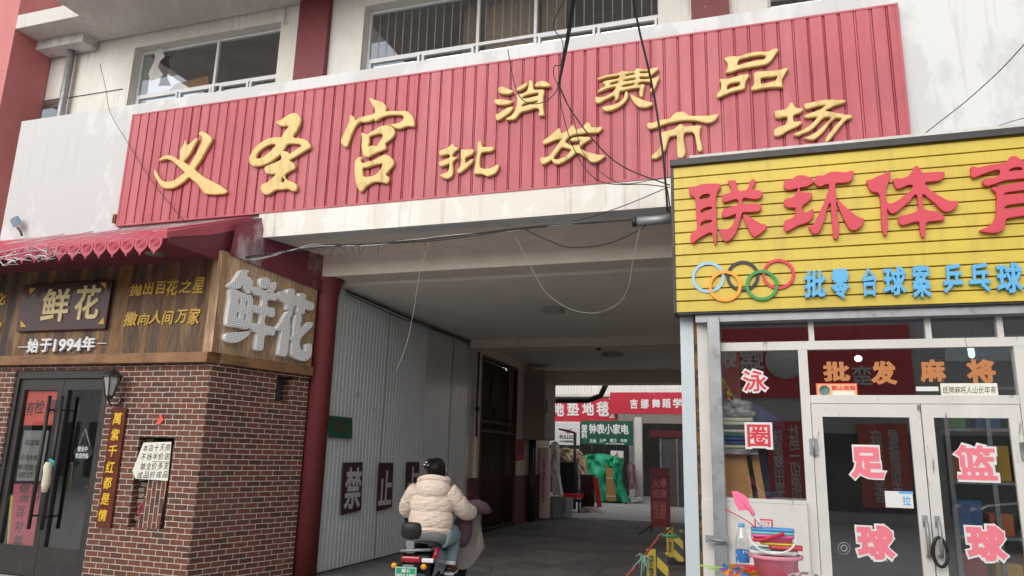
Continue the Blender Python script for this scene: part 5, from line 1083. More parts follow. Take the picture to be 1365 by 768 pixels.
# covered entrance on the right of the yard
t = thing('yard_doorway', 'grey recessed entrance with dark red canopy under the long crimson sign', 'doorway', (-3, 27, 0))
m = MB(); pl = front(26.5); m.pxbox(pl, 866, 574, 925, 583, -.8, 0); m.build('canopy', mat('dark_red_canopy', srgb(96,34,42), .5), t)
m = MB(); m.pxbox(pl, 880, 586, 925, 690, -.12, -.06); m.build('door_panel', mat('dull_glass_door', (.10,.10,.10), .3), t)
m = MB()
for x in (880, 902): m.pxbox(pl, x, 585, x+2.5, 690, -.06, 0)
m.build('door_frame', M['steel'], t)
pl2 = front(28.2); m = MB(); m.pxbox(pl2, 846, 556, 856, 668, -.2, 0); m.build('side_wall', M['soffit'], t)
# stall: frame, tarps, boxes, chair stack
gp = lambda px_, py_: ground_at(px_, py_)
def crumple(name, label, cat, pts, mt, depth, Y, amp=.08, seed=1, group=None):
    """a draped sheet with real bulk: picture outline rows carried at its own distance"""
    random.seed(seed); pl = front(Y); m = MB(); rows = []
    ph = [random.random()*6 for _ in range(6)]
    pts = [tuple(p+(q-p)*k/4 for p, q in zip(pts[i], pts[i+1])) for i in range(len(pts)-1) for k in range(4)]+[pts[-1]]
    for i, (x0, x1, y) in enumerate(pts):
        i = i/4; row = []
        nn = 28
        for k in range(nn+1):
            f = k/nn; p = pl.at(x0+(x1-x0)*f, y)
            b_ = math.sin(math.pi*f)**.6
            w = amp*(math.sin(f*9+ph[0]+i*1.7)+.6*math.sin(f*19+ph[1]-i*2.6)+.6*math.sin(i*4.1+ph[2]+f*6)+.35*math.sin(f*37+i*5+ph[3]))
            row.append(p+Vector((0, -depth*b_+w*.8, w*.35)))
        for k in range(nn-1, 0, -1):
            f = k/nn; p = pl.at(x0+(x1-x0)*f, y); row.append(p+Vector((0, depth*.7*math.sin(math.pi*f)**.5+.1, 0)))
        rows.append(row)
    m.sheet(rows, True, True); m.f.append(list(range(len(rows[0])))); m.sm.append(True)
    o = m.build(name, mt); random.seed(7+seed); return tag(o, label, cat, group)
tarp = mat('green_tarp', srgb(44,178,130), .5, .12, 3, .5, 6, dirt_or_sheen=srgb(90,206,166), dscale=3)
crumple('green_tarp', 'bright green tarpaulin draped over a heap of goods beyond the passage', 'tarpaulin', [(783,812,606),(776,824,611),(775,829,620),(777,830,634),(782,830,650),(788,831,668)], tarp, 1.0, 28.0, .09, 3)
crumple('green_tarp', 'bunched end of green tarpaulin trailing to the ground right of the cardboard box', 'tarpaulin', [(814,830,610),(812,831,618),(816,829,628),(820,828,640),(822,833,655),(826,839,668)], tarp, .4, 27.3, .12, 5)
crumple('striped_cloth', 'cream and brown cloth heaped over the stall beside the green tarpaulin', 'cloth', [(742,766,598),(744,775,603),(752,780,611),(764,782,622),(770,784,634)], mat('cream_brown_cloth', srgb(186,166,136), .85, .3, 7, .3, 20, dirt_or_sheen=srgb(96,70,52), dscale=6, damt=(.5,.6)), .4, 26.0, .10, 9)
pl = front(27); t = thing('cardboard_carton', 'tall open cardboard carton standing against the green tarpaulin', 'carton', pl.at(814, 668))
m = MB(); m.pxbox(pl, 808, 624, 821, 668, -.28, 0); m.build('carton_body', M['card'], t); m = MB(); m.prism([pl.at(808,624), pl.at(805,619), pl.at(806,618), pl.at(809,623.4)], (0,.25,0)); m.build('flap', M['card'], t)
m = MB(); m.pxbox(pl, 807.7, 637, 821.3, 638, 0, .012); m.pxbox(pl, 807.7, 661, 821.3, 662, 0, .012); m.build('strapping', M['whiteletter'], t)
ps = front(23); m = MB(); x = ps.at(766, 640).x; m.tube([(x,23,0),(x,23,ps.at(766,577).z)], .05, 8); m.tube([(x,23,ps.at(766,577).z),ps.at(745,572)], .035, 7); tag(m.build('stall_post', M['darkmetal']), 'dark bent metal post in front of the stall', 'post')
pl = front(22.8); t = crumple('hanging_bag', 'clear bag with purple stuff hung on the stall post', 'bag', [(762,769,626),(761,772,631),(761,772,637),(763,771,643)], mat('grey_purple_bag', srgb(150,136,154), .5, .3, 8, .3, 20), .12, 22.8, .02, 12)
t = thing('folded_chairs', 'bundle of dark folded chairs tied together on the yard floor', 'chairs', gp(782, 681)); pl = front(22.3); m = MB(); m2 = MB()
for i in range(8):
    x = 775+i*2.2; m.tube([pl.at(x,634), pl.at(x+.6,656)+Vector((0,.05*(i%2),0)), pl.at(x+.2,680)], .03, 6)
m.tube([pl.at(774,634), pl.at(794,634)], .03, 6); m.tube([pl.at(774,649), pl.at(793,648)], .02, 6); m.build('chair_frames', M['iron'], t)
for i in range(5): q = 777+i*3.2; m2.pxbox(pl, q, 640, q+2.2, 674, -.05, -.02)
m2.build('seat_webbing', mat('brown_cream_seat', srgb(130,110,96), .8, .4, 9, .2), t)
pl = front(22.2); m = MB(); m.prism([pl.at(790,636), pl.at(797,637), pl.at(802,676), pl.at(796,676)], (0, .06, .0)); tag(m.build('red_board', mat('bright_red', srgb(222,60,66), .5)), 'bright red board leaning beside the tied chairs', 'board')
crumple('white_rags', 'white and brown rags heaped at the foot of the tied chairs', 'rags', [(776,795,676),(772,800,679),(771,803,683)], mat('dirty_white_rag', srgb(190,184,176), .9, .25, 9, .3), .25, 22.1, .03, 14)
pl = front(21.5); m = MB(); m.prism([pl.at(748,658), pl.at(771,659), pl.at(772,665), pl.at(749,663)], (0,.6,0)); tag(m.build('red_cover', mat('bright_red_cloth', srgb(216,40,60), .6)), 'red cover on a low table in front of the stall', 'cover')
m = MB(); x0, x1 = pl.at(750,660).x, pl.at(770,660).x; zt2 = pl.at(760,666).z
for x in (x0, x1): m.box(x, x+.05, 21.52, 21.57, 0, zt2); m.box(x, x+.05, 22.0, 22.05, 0, zt2)
m.box(x0, x1+.05, 21.52, 22.05, zt2-.06, zt2-.004); tag(m.build('low_table', M['darkmetal']), 'dark low table under the red cover', 'table')
G3 = 'grey ribbed buckets at the passage end'
for px_, y0, y1, w, lb in ((741, 664, 690, 13, 'stack of large grey ribbed buckets at the left of the passage end'), (757, 665, 690, 8, 'narrow pale grey bucket right of the larger grey buckets')):
    c = gp(px_, y1); h = (y1-y0)/FPX*c.y*1.02; r = w/FPX*c.y/1.15; m = MB(); pr = [(.001, 0), (r*.8, 0)]
    for i in range(6): z = h*i/6; pr += [(r*(.8+.03*i), z+.01), (r*(.84+.03*i), z+h/7), (r*(.82+.03*i), z+h/6.2)]
    m.lathe((c.x, c.y, 0), pr+[(r*1.0, h), (r*.9, h), (r*.7, .05)], 20); tag(m.build('grey_bucket', mat('grey_plastic', (.22,.22,.23) if w > 10 else (.45,.45,.45), .5)), lb, 'bucket', G3)
crumple('hanging_goods', 'white bagged goods hanging in a column beside the sign box', 'goods', [(735,743,590),(735,745,600),(736,745,615),(735,745,630),(736,747,645),(739,750,660)], mat('white_bagging', srgb(206,202,196), .7, .2, 9, .4, 20), .2, 20.6, .06, 21)
pl = front(21.8); m = MB(); m.pxbox(pl, 744, 616, 766, 660, -.4, 0); tag(m.build('dark_crate', M['black']), 'black box shelf behind the red cover under the cloth', 'crate')
pl = front(28.6); t = thing('white_sheet_notice', 'white board with red figure above the green tarpaulin', 'notice', pl.at(823, 610)); m = MB(); m.pxbox(pl, 814, 601, 831, 618, -.03, 0); m.build('board', M['white'], t); m = MB(); text(m, '6', pl, 820, 603, 825, 611, .03, .003, .002); m.build('lettering', redst, t)
crumple('wrapped_bundle', 'purple and red wrapped bundle leaning at the end of the tarpaulin', 'bundle', [(836,846,618),(837,847,630),(838,848,642),(838,850,652)], mat('mauve_red_wrap', srgb(150,120,130), .7, .3, 6, .3, 20, dirt_or_sheen=srgb(200,40,50), dscale=4), .3, 27.6, .06, 25)
crumple('floor_bags', 'small white bags lying on the yard floor right of the tarpaulin', 'bags', [(840,850,662),(838,856,665),(838,857,668)], mat('white_bags', srgb(196,196,196), .6, .3, 9, .3), .2, 27.6, .04, 27)
m = MB(); c = gp(790, 693); m.lathe((c.x, c.y, .0085), [(.001,.004),(.42,.004),(.45,0)], 28); tag(m.build('manhole_cover', M['darkmetal']), 'round manhole cover in the yard floor just past the passage', 'manhole')
m = MB(); m.box(-14, -9.3, 20.4, 28.9, 0, 4.2); tag(m.build('side_building', M['cream']), 'tan side building along the left of the yard', 'building')
m = MB(); m.box(-.4, 4, 20.3, 29.0, 0, 4.4); tag(m.build('side_building', M['soffit']), 'grey building along the right of the yard', 'building')

m = MB(); m.tube([(-5.40, 8.9, 3.74), (-5.40, 11, 3.72), (-5.40, 13.7, 3.75)], .014, 6); m.tube([(-5.395, 8.9, 3.70), (-5.395, 10.5, 3.66), (-5.395, 12.4, 3.71), (-5.395, 13.7, 3.69)], .008, 5); tag(m.build('passage_cable', M['cable']), 'dark cables running along the top of the corrugated wall', 'cable')
m = MB(); m.tube([(-5.36, 14.12, 3.60), (-5.37, 14.12, 2.4), (-5.36, 14.13, 1.9)], .02, 6); m.ball((-5.36, 14.12, 2.45), .05, .05, .06, 8, 6); tag(m.build('wall_cable_box', M['cable']), 'dark cable with a small knob hanging at the edge of the gate wall', 'cable')
# ------------------------------------------------------------------ electric scooter and rider
random.seed(11)
OX, OY = -3.13, 7.05
def L(x, y, z): return Vector((OX+x, OY+y, z))
sc = thing('electric_scooter', 'grey electric scooter with green plate and dark weather apron', 'scooter', (OX, OY, 0))
gb = mat('grey_blue_plastic', srgb(116,126,138), .35, .05, 4, 0, coat=.3); amb = mat('amber_lens', srgb(226,150,30), .25, .05, 9, 0); rl = mat('red_lens', srgb(150,16,30), .2, .1, 9, 0, coat=.5)
def wheel(y):
    w = thing('wheel', None, None, L(0, y, .21)); attach(w, sc)
    m = MB(); m.lathe(L(0, y, .21), [(.155,-.04),(.19,-.045),(.21,-.025),(.212,0),(.21,.025),(.19,.045),(.155,.04)], 28, axis='X'); m.build('tyre', M['rubber'], w)
    m = MB(); m.lathe(L(0, y, .21), [(.02,-.05),(.05,-.05),(.06,-.03),(.15,-.03),(.154,-.038),(.154,.038),(.15,.03),(.06,.03),(.05,.05),(.02,.05)], 20, axis='X'); m.build('rim', M['steel'], w)
wheel(-.40); wheel(.78)
m = MB(); rows = []
for i in range(11):      # rear fender
    a = R(20+i*14); rows.append([L(x, -.40-.245*math.cos(a), .21+.245*math.sin(a)+.02*(1-(x/.08)**2)) for x in (-.08,-.05,0,.05,.08)])
m.sheet(rows, True); m.build('rear_fender', gb, sc)
m = MB()
for s in (-1, 1):   # side panels, curving up towards the tail
    m.sheet([[L(s*(.13+.03*math.sin(math.pi*j/5)), -.42+.11*i, .40+.02*i*(i<4)+(.27-.012*i)*j/5+(.03 if i == 0 else 0)) for j in range(6)] for i in range(7)], True)
m.build('side_panels', gb, sc)
m = MB(); m.box(OX-.12, OX+.12, OY-.42, OY+.25, .42, .63); m.build('frame_box', M['black'], sc, bevel=.03)
m = MB(); rows = []
for i in range(9):
    y = -.38+i*.085; w = .15-.03*(i > 6)-.02*(i == 0); rows.append([L(w*math.cos(k*math.pi/6)*1.0, y, .655+.075*math.sin(k*math.pi/6)**.6) for k in range(7)])
m.sheet(rows, True); m.build('seat', M['black'], sc)
# passenger backrest on a grey bracket
br_ = thing('backrest', None, None, L(-.06, -.45, .8)); attach(br_, sc)
m = MB(); rows = []
for i in range(9):
    a = i/8*math.pi; rows.append([L(-.07+.100*math.sin(a)**.35*math.cos(k*math.pi/8)*1.0, -.46+.045*math.sin(a)**.4*math.sin(k*math.pi/8), .845-.078*math.cos(a)) for k in range(16)])
m.sheet(rows, True, True); m.build('pad', M['black'], br_)
m = MB(); m.box(OX-.115, OX-.035, OY-.46, OY-.43, .64, .765); m.build('bracket', M['steel'], br_, bevel=.008)
m = MB(); m.tube([L(-.14,-.36,.66), L(-.14,-.52,.67), L(.12,-.52,.69), L(.12,-.36,.67)], .013, 8); m.build('grab_rail', M['steel'], sc)
m = MB(); m.box(OX-.13, OX+.05, OY-.555, OY-.50, .575, .63); m.build('tail_lamp', rl, sc, bevel=.015)
m = MB(); m.box(OX+.06, OX+.17, OY-.545, OY-.50, .58, .615); m.build('lamp_strip', M['whiteletter'], sc, bevel=.008)
m = MB(); m.tube([L(.16,-.48,.60), L(.185,-.44,.70)], [.025,.02], 8); m.build('side_reflector', rl, sc)
for x in (-.19, .085):
    m = MB(); m.ball(L(x, -.55, .545), .03, .022, .026, 10, 7); m.build('turn_signal', amb, sc)
m = MB(); m.tube([L(-.19,-.53,.548), L(.085,-.53,.548)], .01, 6); m.build('signal_bar', M['black'], sc)
pt = thing('number_plate', None, None, L(-.05, -.58, .43)); attach(pt, sc); PQ_ = PL(L(-.06, -.60, 0), (1, .0, 0))
m = MB(); m.pbox(PQ_, -.105, .095, .42, .545, -.008, 0); m.build('plate', mat('plate_green', srgb(40,150,110), .45), pt, bevel=.004)
m = MB(); m.pbox(PQ_, -.10, .09, .425, .43, .0005, .0015); m.pbox(PQ_, -.10, .09, .535, .54, .0005, .0015); m.pbox(PQ_, -.10, -.095, .431, .534, .0005, .0015); m.pbox(PQ_, .085, .09, .431, .534, .0005, .0015); text_uv(m, '冀·D', PQ_, -.045, .495, .035, .529, .03, .001, .001); text_uv(m, '021105', PQ_, -.09, .437, .08, .486, .04, .001, .001); m.build('lettering', M['white'], pt)
m = MB(); m.box(OX-.1, OX+.0, OY-.595, OY-.55, .5, .56); m.build('plate_bracket', M['steel'], sc)
m = MB(); m.box(OX-.17, OX+.17, OY+.12, OY+.50, .30, .36); m.build('footboard', M['black'], sc, bevel=.01)
m = MB(); rows = []
for i in range(8):
    f = i/7; z = .34+.62*f; y = .50+.08*f; w = .20-.06*f; rows.append([L(w*(k-3)/3, y+.10*(1-((k-3)/3)**2), z) for k in range(7)])
m.sheet(rows, True); m.build('leg_shield', gb, sc)
m = MB(); m.tube([L(0,.78,.21), L(0,.62,.95)], .03, 8); m.tube([L(0,.62,.95), L(0,.58,1.02)], .05, 8); m.build('steering_column', M['darkmetal'], sc)
m = MB(); m.tube([L(-.36,.46,.99), L(-.2,.54,1.01), L(0,.58,1.02), L(.2,.54,1.01), L(.36,.46,.99)], .018, 8); m.build('handlebar', M['darkmetal'], sc)
m = MB(); m.tube([L(.12,-.40,.21), L(.13,-.2,.36), L(.13,-.1,.40)], .02, 6); m.build('rear_arm', M['steel'], sc)
# weather apron: mauve mitts over the grips, dark quilt, grey lining hanging at the right
ap = thing('weather_apron', None, None, L(0, .6, .9)); attach(ap, sc)
mau = mat('mauve_quilt', srgb(84,62,70), .8, .15, 6, .3, 18); gry = mat('grey_lining', srgb(122,114,110), .85, .12, 5, .4, 14); drk = mat('dark_quilt', srgb(34,32,40), .8, .15, 6, .3, 18)
def drape(name, cols_, mt, sd=1):
    random.seed(sd); m = MB(); n_ = 14; rows = []
    for j in range(n_+1):
        f = j/n_; row = []
        for i, (top, bot, fold) in enumerate(cols_):
            p = top.lerp(bot, f); w = math.sin(f*math.pi*.9)
            row.append(p+Vector((.018*math.sin(i*2.1+f*3), fold*w+.02*math.sin(i*1.7+f*5), 0)))
        rows.append(row)
    back = [[q+Vector((-.004,.012,0)) for q in r_] for r_ in rows]
    m.sheet(rows, True); m.sheet([r_[::-1] for r_ in back], True)
    return m.build(name, mt, ap)
drape('dark_quilt', [(L(-.42,.46,.98), L(-.30,.56,.36), -.05), (L(-.28,.55,1.0), L(-.22,.62,.30), .05), (L(-.12,.62,1.02), L(-.12,.66,.28), -.04), (L(.02,.64,1.03), L(.0,.68,.27), .05), (L(.16,.62,1.02), L(.12,.64,.27), -.04), (L(.28,.56,1.0), L(.20,.58,.28), .05), (L(.36,.50,.98), L(.27,.54,.30), -.03)], drk, 3)
drape('grey_lining', [(L(.34,.44,.98), L(.14,.34,.44), -.03), (L(.365,.45,1.0), L(.20,.36,.41), .03), (L(.385,.47,1.01), L(.27,.38,.40), -.03), (L(.405,.50,1.0), L(.33,.42,.42), .03), (L(.42,.53,.98), L(.40,.47,.47), -.02), (L(.43,.56,.96), L(.45,.55,.60), .02)], gry, 4)
for s in (-1, 1):
    m = MB(); m.tube([L(s*.25,.40,.96), L(s*.33,.42,1.0), L(s*.40,.46,1.02), L(s*(.47 if s > 0 else .41),.49,1.0), L(s*(.53 if s > 0 else .42),.51,.97)], [.075,.085,.075,.06,.02], 12); m.build('grip_mitt', mau, ap)
m = MB(); rows = []
for i in range(9):
    a = i/8*math.pi; rows.append([L(.26+.10*math.sin(a)*math.cos(k*math.pi/7), .38+.10*math.sin(a)*math.sin(k*math.pi/7), .80-.18*math.cos(a)) for k in range(14)])
m.sheet(rows, True, True); m.build('padded_knee_cover', mau, ap)

# rider: one skinned body, clothes as children
pr_ = thing('person', 'rider with dark bun in a cream hooded puffer jacket seated on the scooter', 'person', L(0, 0, .7))
skin = mat('skin', srgb(205,160,138), .5, .04, 12, 0)
J = {'pel': (0,.0,.80,.15), 'spn': (0,.03,.98,.135), 'chs': (0,.05,1.14,.15), 'nck': (0.01,.07,1.27,.06), 'hed': (.02,.10,1.37,.088), 'top': (.02,.10,1.44,.075),
     'ls': (-.17,.05,1.16,.045), 'le': (-.27,.15,.98,.05), 'lw': (-.28,.38,.98,.034), 'lh': (-.30,.46,1.0,.04),
     'rs': (.17,.05,1.16,.045), 're': (.30,.16,.99,.05), 'rw': (.33,.36,.98,.034), 'rh': (.34,.45,1.0,.04),
     'lp': (-.10,.02,.78,.09), 'lk': (-.17,.36,.74,.055), 'la': (-.16,.27,.40,.05), 'lf': (-.16,.40,.375,.042),
     'rp': (.10,.02,.78,.09), 'rk': (.17,.34,.74,.055), 'ra': (.18,.16,.46,.05), 'rf': (.18,.30,.42,.042)}
ks = list(J); ed = [('pel','spn'),('spn','chs'),('chs','nck'),('nck','hed'),('hed','top'),('chs','ls'),('ls','le'),('le','lw'),('lw','lh'),('chs','rs'),('rs','re'),('re','rw'),('rw','rh'),('pel','lp'),('lp','lk'),('lk','la'),('la','lf'),('pel','rp'),('rp','rk'),('rk','ra'),('ra','rf')]
V = [L(*J[k][:3]) for k in ks]; Rr_ = [J[k][3] for k in ks]; E_ = [(ks.index(a), ks.index(b_)) for a, b_ in ed]
for s, h in ((-1, 'lh'), (1, 'rh')):      # fingers curled round the grips, thumbs below
    b0 = ks.index(h); hc = V[b0]
    for i in range(4):
        k0 = len(V); o_ = s*(.036-.024*i); V += [hc+Vector((o_, .03, .012)), hc+Vector((o_, .058, .0)), hc+Vector((o_, .050, -.028))]; Rr_ += [.010, .009, .008]; E_ += [(b0, k0), (k0, k0+1), (k0+1, k0+2)]
    k0 = len(V); V += [hc+Vector((-s*.045, .0, -.01)), hc+Vector((-s*.05, .035, -.02))]; Rr_ += [.011, .009]; E_ += [(b0, k0), (k0, k0+1)]
me = bpy.data.meshes.new('body'); me.from_pydata(V, E_, []); bo = bpy.data.objects.new('body', me); C.objects.link(bo)
sk = bo.modifiers.new('skin', 'SKIN'); sb = bo.modifiers.new('sub', 'SUBSURF'); sb.levels = 2; sb.render_levels = 2
for i, v in enumerate(me.skin_vertices[0].data): v.radius = (Rr_[i], Rr_[i]); v.use_root = (i == 0)
dg = bpy.context.evaluated_depsgraph_get(); m2 = bpy.data.meshes.new_from_object(bo.evaluated_get(dg)); bpy.data.objects.remove(bo)
m2.materials.clear(); m2.materials.append(skin); m2.name = 'body'
for p in m2.polygons: p.use_smooth = True
bo = bpy.data.objects.new('body', m2); C.objects.link(bo); attach(bo, pr_)
# face details (turned away from the camera)
m = MB(); m.ball(L(.02,.195,1.385), .014, .02, .02, 8, 6); m.ball(L(-.075,.10,1.385), .012, .02, .03, 8, 6); m.ball(L(.115,.10,1.385), .012, .02, .03, 8, 6); m.build('ears_and_nose', skin, pr_)
m = MB(); 
for x in (-.012, .052): m.ball(L(x,.182,1.405), .011, .008, .007, 8, 6)
m.ball(L(.02,.186,1.345), .022, .008, .006, 8, 6); m.build('eyes_and_lips', mat('dark_features', srgb(90,50,48), .5), pr_)
hn = N('black_hair'); hn.col((.010,.009,.009)); hn.b.inputs['Roughness'].default_value = .55; hn.b.inputs['Specular IOR Level'].default_value = .25; hn.bump(hn.noise(60, 4, (1.5, 1.5, .2)), 1, .012); hair = hn.m
m = MB(); rows = []
for i in range(12):
    a = i/11*math.pi*.78; rr = math.sin(a)
    rows.append([L(.02+(.096*rr+.002)*math.cos(k*math.pi/12)*(1+.02*math.sin(k*5+i)), .085+(.115*rr+.002)*math.sin(k*math.pi/12)*(.72 if 0 < k < 12 else 1), 1.385+.125*math.cos(a)) for k in range(24)])
m.sheet(rows, True, True); m.ball(L(-.03,-.03,1.43), .055, .05, .05, 12, 8); m.ball(L(.02,-.02,1.41), .07, .05, .06, 12, 8); 
for k in range(70):      # loose strands swept back into the bun
    a = random.uniform(0, 2*math.pi); e = random.uniform(.35, 1.5)
    p0 = L(.02+.099*math.sin(e)*math.cos(a), .085+.105*math.sin(e)*math.sin(a), 1.385+.128*math.cos(e)); p2 = L(-.03+random.gauss(0,.03), -.06+random.gauss(0,.015), 1.43+random.gauss(0,.03)); p1 = (p0+p2)/2
    q_ = p1-L(.02,.085,1.385); p1 = L(.02,.085,1.385)+q_.normalized()*max(.104, q_.length)
    m.tube([p0, p1, p2], [.004, .006, .003], 4)
m.build('hair', hair, pr_)
m = MB()
for dx, dz in ((-.07,.0),(-.05,.022),(-.035,-.004)): m.ball(L(dx,-.075,1.44+dz), .011, .008, .007, 6, 5)
m.build('hair_clip', M['whiteletter'], pr_)
# puffer jacket: quilted rings with real bulges, sleeves, hood
jn_ = N('cream_puffer'); jn_.col(jn_.mix(jn_.noise(5, 4), srgb(208,188,170), srgb(222,204,188))); jn_.b.inputs['Roughness'].default_value = .6; jn_.b.inputs['Sheen Weight'].default_value = .2
wv_ = jn_.node('ShaderNodeMath', operation='ADD'); jn_.link(jn_.noise(11, 4, (1, 1, .6)), wv_.inputs[0]); jn_.link(jn_.noise(26, 3, (.5, .5, 1.6)), wv_.inputs[1]); jn_.bump(wv_.outputs[0], .7, .03); jk = jn_.m
def puff_tube(m, pts, rx_, ry_, seams, n=26, bulge=.12, axisx=Vector((1,0,0)), wr=.003):
    """closed quilted tube along pts; seams pull it in"""
    rows = []; N_ = 60
    for i in range(N_+1):
        f = i/N_*(len(pts)-1); k = min(int(f), len(pts)-2); u = f-k
        g = lambda A: A[k]+(A[k+1]-A[k])*u
        p = pts[k].lerp(pts[k+1], u); t = (pts[min(k+1,len(pts)-1)]-pts[k]).normalized()
        if 0 < k and u < .5: t = t.lerp((pts[k]-pts[k-1]).normalized(), .5-u).normalized()
        if k < len(pts)-2 and u > .5: t = t.lerp((pts[k+2]-pts[k+1]).normalized(), u-.5).normalized()
        ax = (axisx-t*axisx.dot(t)).normalized(); ay = t.cross(ax)
        s_ = i/N_*seams; q = abs(math.sin(math.pi*s_))**.42; sc_ = 1-bulge+bulge*q
        rows.append([p+ax*(g(rx_)*sc_*math.cos(a))+ay*(g(ry_)*sc_*math.sin(a))+Vector((wr*math.sin(a*9+i*.8), wr*math.sin(a*7-i*.9), wr*math.sin(a*11+i*1.3))) for a in [2*math.pi*j/n for j in range(n)]])
    m.sheet(rows, True, True); b0 = len(m.v)
    m.add([sum(rows[0], Vector())/n, sum(rows[-1], Vector())/n], [])
    k0 = b0-(N_+1)*n
    for j in range(n): m.f.append([b0, k0+(j+1) % n, k0+j]); m.sm.append(True); m.f.append([b0+1, k0+N_*n+j, k0+N_*n+(j+1) % n]); m.sm.append(True)
m = MB(); puff_tube(m, [L(0,.0,.755), L(0,.01,.80), L(0,.02,.92), L(0,.03,1.05), L(0,.05,1.16), L(0,.07,1.245)], [.20,.222,.222,.222,.205,.12], [.15,.175,.17,.165,.15,.10], 4, 36, .10); o1 = m.build('jacket_body', jk, pr_)
m = MB(); puff_tube(m, [L(.15,.05,1.19), L(.235,.09,1.09), L(.30,.16,1.0), L(.33,.28,.97), L(.345,.37,.98)], [.10,.098,.09,.08,.062], [.11,.105,.095,.085,.065], 4, 22, .12, Vector((0,0,1))); m.build('sleeve', jk, pr_)
m = MB(); puff_tube(m, [L(-.15,.05,1.19), L(-.225,.09,1.09), L(-.28,.16,1.0), L(-.29,.28,.97), L(-.29,.38,.98)], [.10,.098,.09,.08,.062], [.11,.105,.095,.085,.065], 4, 22, .12, Vector((0,0,1))); m.build('sleeve', jk, pr_)
m = MB(); rows = []
for i in range(15):      # hood lying on the shoulders, open at the top
    a = i/14*math.pi*.86
    row = []
    for k in range(28):
        ph = 2*math.pi*k/28; rr = math.sin(a)**.75
        row.append(L(.01+.178*rr*math.cos(ph)*(1+.02*math.sin(3*ph+i)), -.045+.125*rr*math.sin(ph)+.07*(i/14), 1.235-.115*math.cos(a)-.025*math.cos(ph)**2+.007*math.sin(ph*6+i*1.2)))
    rows.append(row)
m.sheet(rows, True, True); m.tube([L(.01+.14*math.cos(q*math.pi/14), .035+.11*math.sin(q*math.pi/14), 1.315-.03*math.cos(q*math.pi/14)**2) for q in range(29)], .034, 10, caps=False); m.build('hood', jk, pr_)
# trousers and shoes
jn = mat('pale_jeans', srgb(128,146,152), .8, .08, 9, .2, 60)
m = MB()
for s, kx, ky, ax_, ay_, az in ((1, .17, .34, .175, .16, .47), (-1, -.17, .36, -.16, .27, .42)):
    m.tube([L(s*.09,-.05,.755), L(s*.11,.06,.765), L(s*.16,.22,.765), L(kx,ky,.73), L(kx*.98,ky-.03,.66), L((kx+ax_)/2,(ky+ay_)/2,.57), L(ax_,ay_,az)], [.12,.125,.105,.088,.08,.07,.062], 16)
m.build('trousers', jn, pr_)
gd = mat('grey_shirt', srgb(112,114,116), .8, .1, 8, .3, 20)
m = MB(); m.lathe(L(0,.0,.70), [(.001,0),(.185,.0),(.20,.03),(.205,.07),(.19,.10)], 28, sy=.82); m.build('shirt_hem', gd, pr_)
for s, x, y, z in ((1, .185, .20, .425), (-1, -.16, .32, .375)):
    sh = thing('shoe', None, None, L(x, y, z)); attach(sh, pr_)
    m = MB(); rows = []
    for i in range(9):
        f = i/8; w = .038+.012*math.sin(f*math.pi); hh = (.085 if f < .35 else .085-.05*(f-.35)/.65)*(.55 if i in (0, 8) else 1)
        rows.append([L(x+w*math.cos(k*math.pi/6), y-.09+.26*f, z-.02+hh*max(0, math.sin(k*math.pi/6))**.7) for k in range(7)])
    m.sheet(rows, True); m.build('upper', mat('brown_suede', srgb(76,52,42), .8), sh)
    m = MB(); m.box(OX+x-.047, OX+x+.047, OY+y-.095, OY+y+.175, z-.045, z-.018); m.build('sole', M['whiteletter'], sh, bevel=.01)
    m = MB(); m.tube([L(x,y-.05,z+.05), L(x,y-.045,z+.085)], [.058,.055], 12); m.build('white_collar', M['whiteletter'], sh)

# turn rider and scooter a little to the left, about the saddle
MR = Matrix.Translation((OX, OY, 0)) @ Matrix.Rotation(R(11), 4, 'Z') @ Matrix.Translation((-OX, -OY, 0))
def turn(o):
    for c_ in o.children:
        if c_.type == 'MESH': c_.data.transform(MR)
        else: turn(c_)
turn(sc); turn(pr_)

# ------------------------------------------------------------------ cables
def cable(name, label, pts, r, mt, group='loose cables', sag=3):
    """pts: (px, py, Y) - points of the cable at their own distances"""
    P3 = [front(Y).at(x, y) for x, y, Y in pts]; out = []
    for i in range(len(P3)-1):
        p0, p1, p2, p3 = P3[max(0, i-1)], P3[i], P3[i+1], P3[min(len(P3)-1, i+2)]
        for k in range(6):
            t = k/6; out.append(.5*((2*p1)+(p2-p0)*t+(2*p0-5*p1+4*p2-p3)*t*t+(3*p1-p0-3*p2+p3)*t**3))
    out.append(P3[-1]); m = MB(); m.tube(out, r, 5); return tag(m.build(name, mt), label, 'cable', group)
for i, dx in enumerate((-1.2, .3, 1.6)):
    cable('hanging_cable', 'bundle of black cables dropping from the roof in front of the gold characters', [(767+dx, -18, 6.2), (760+dx*1.4, 30, 6.5), (752+dx, 75, 6.7), (745+dx*.4, 112, 6.85)], .008, M['cable'], 'black cables dropping across the sign')
cable('branch_cable', 'long black cable falling from the bundle to the yellow sign corner', [(745,112,6.85), (757,140,6.9), (790,186,6.95), (830,222,7.0), (893,247,7.05)], .007, M['cable'])
cable('branch_cable', 'thin black cable sagging lowest from the bundle behind the first branch', [(745,112,6.85), (750,150,6.9), (768,205,7.0), (800,242,7.0), (860,246,7.05), (893,250,7.05)], .005, M['cable'])
cable('branch_cable', 'thin black cable crossing the lower gold characters from the bundle', [(745,112,6.85), (765,160,6.9), (778,205,7.0), (822,243,7.0), (870,240,7.05), (893,236,7.05)], .004, M['cable'])
cable('loop_cable', 'black cable looping across the small upper left gold character', [(677,66,7.3), (683,100,7.2), (691,126,7.1), (705,138,7.0), (725,136,6.9), (740,124,6.86), (745,112,6.85)], .0055, M['cable'])
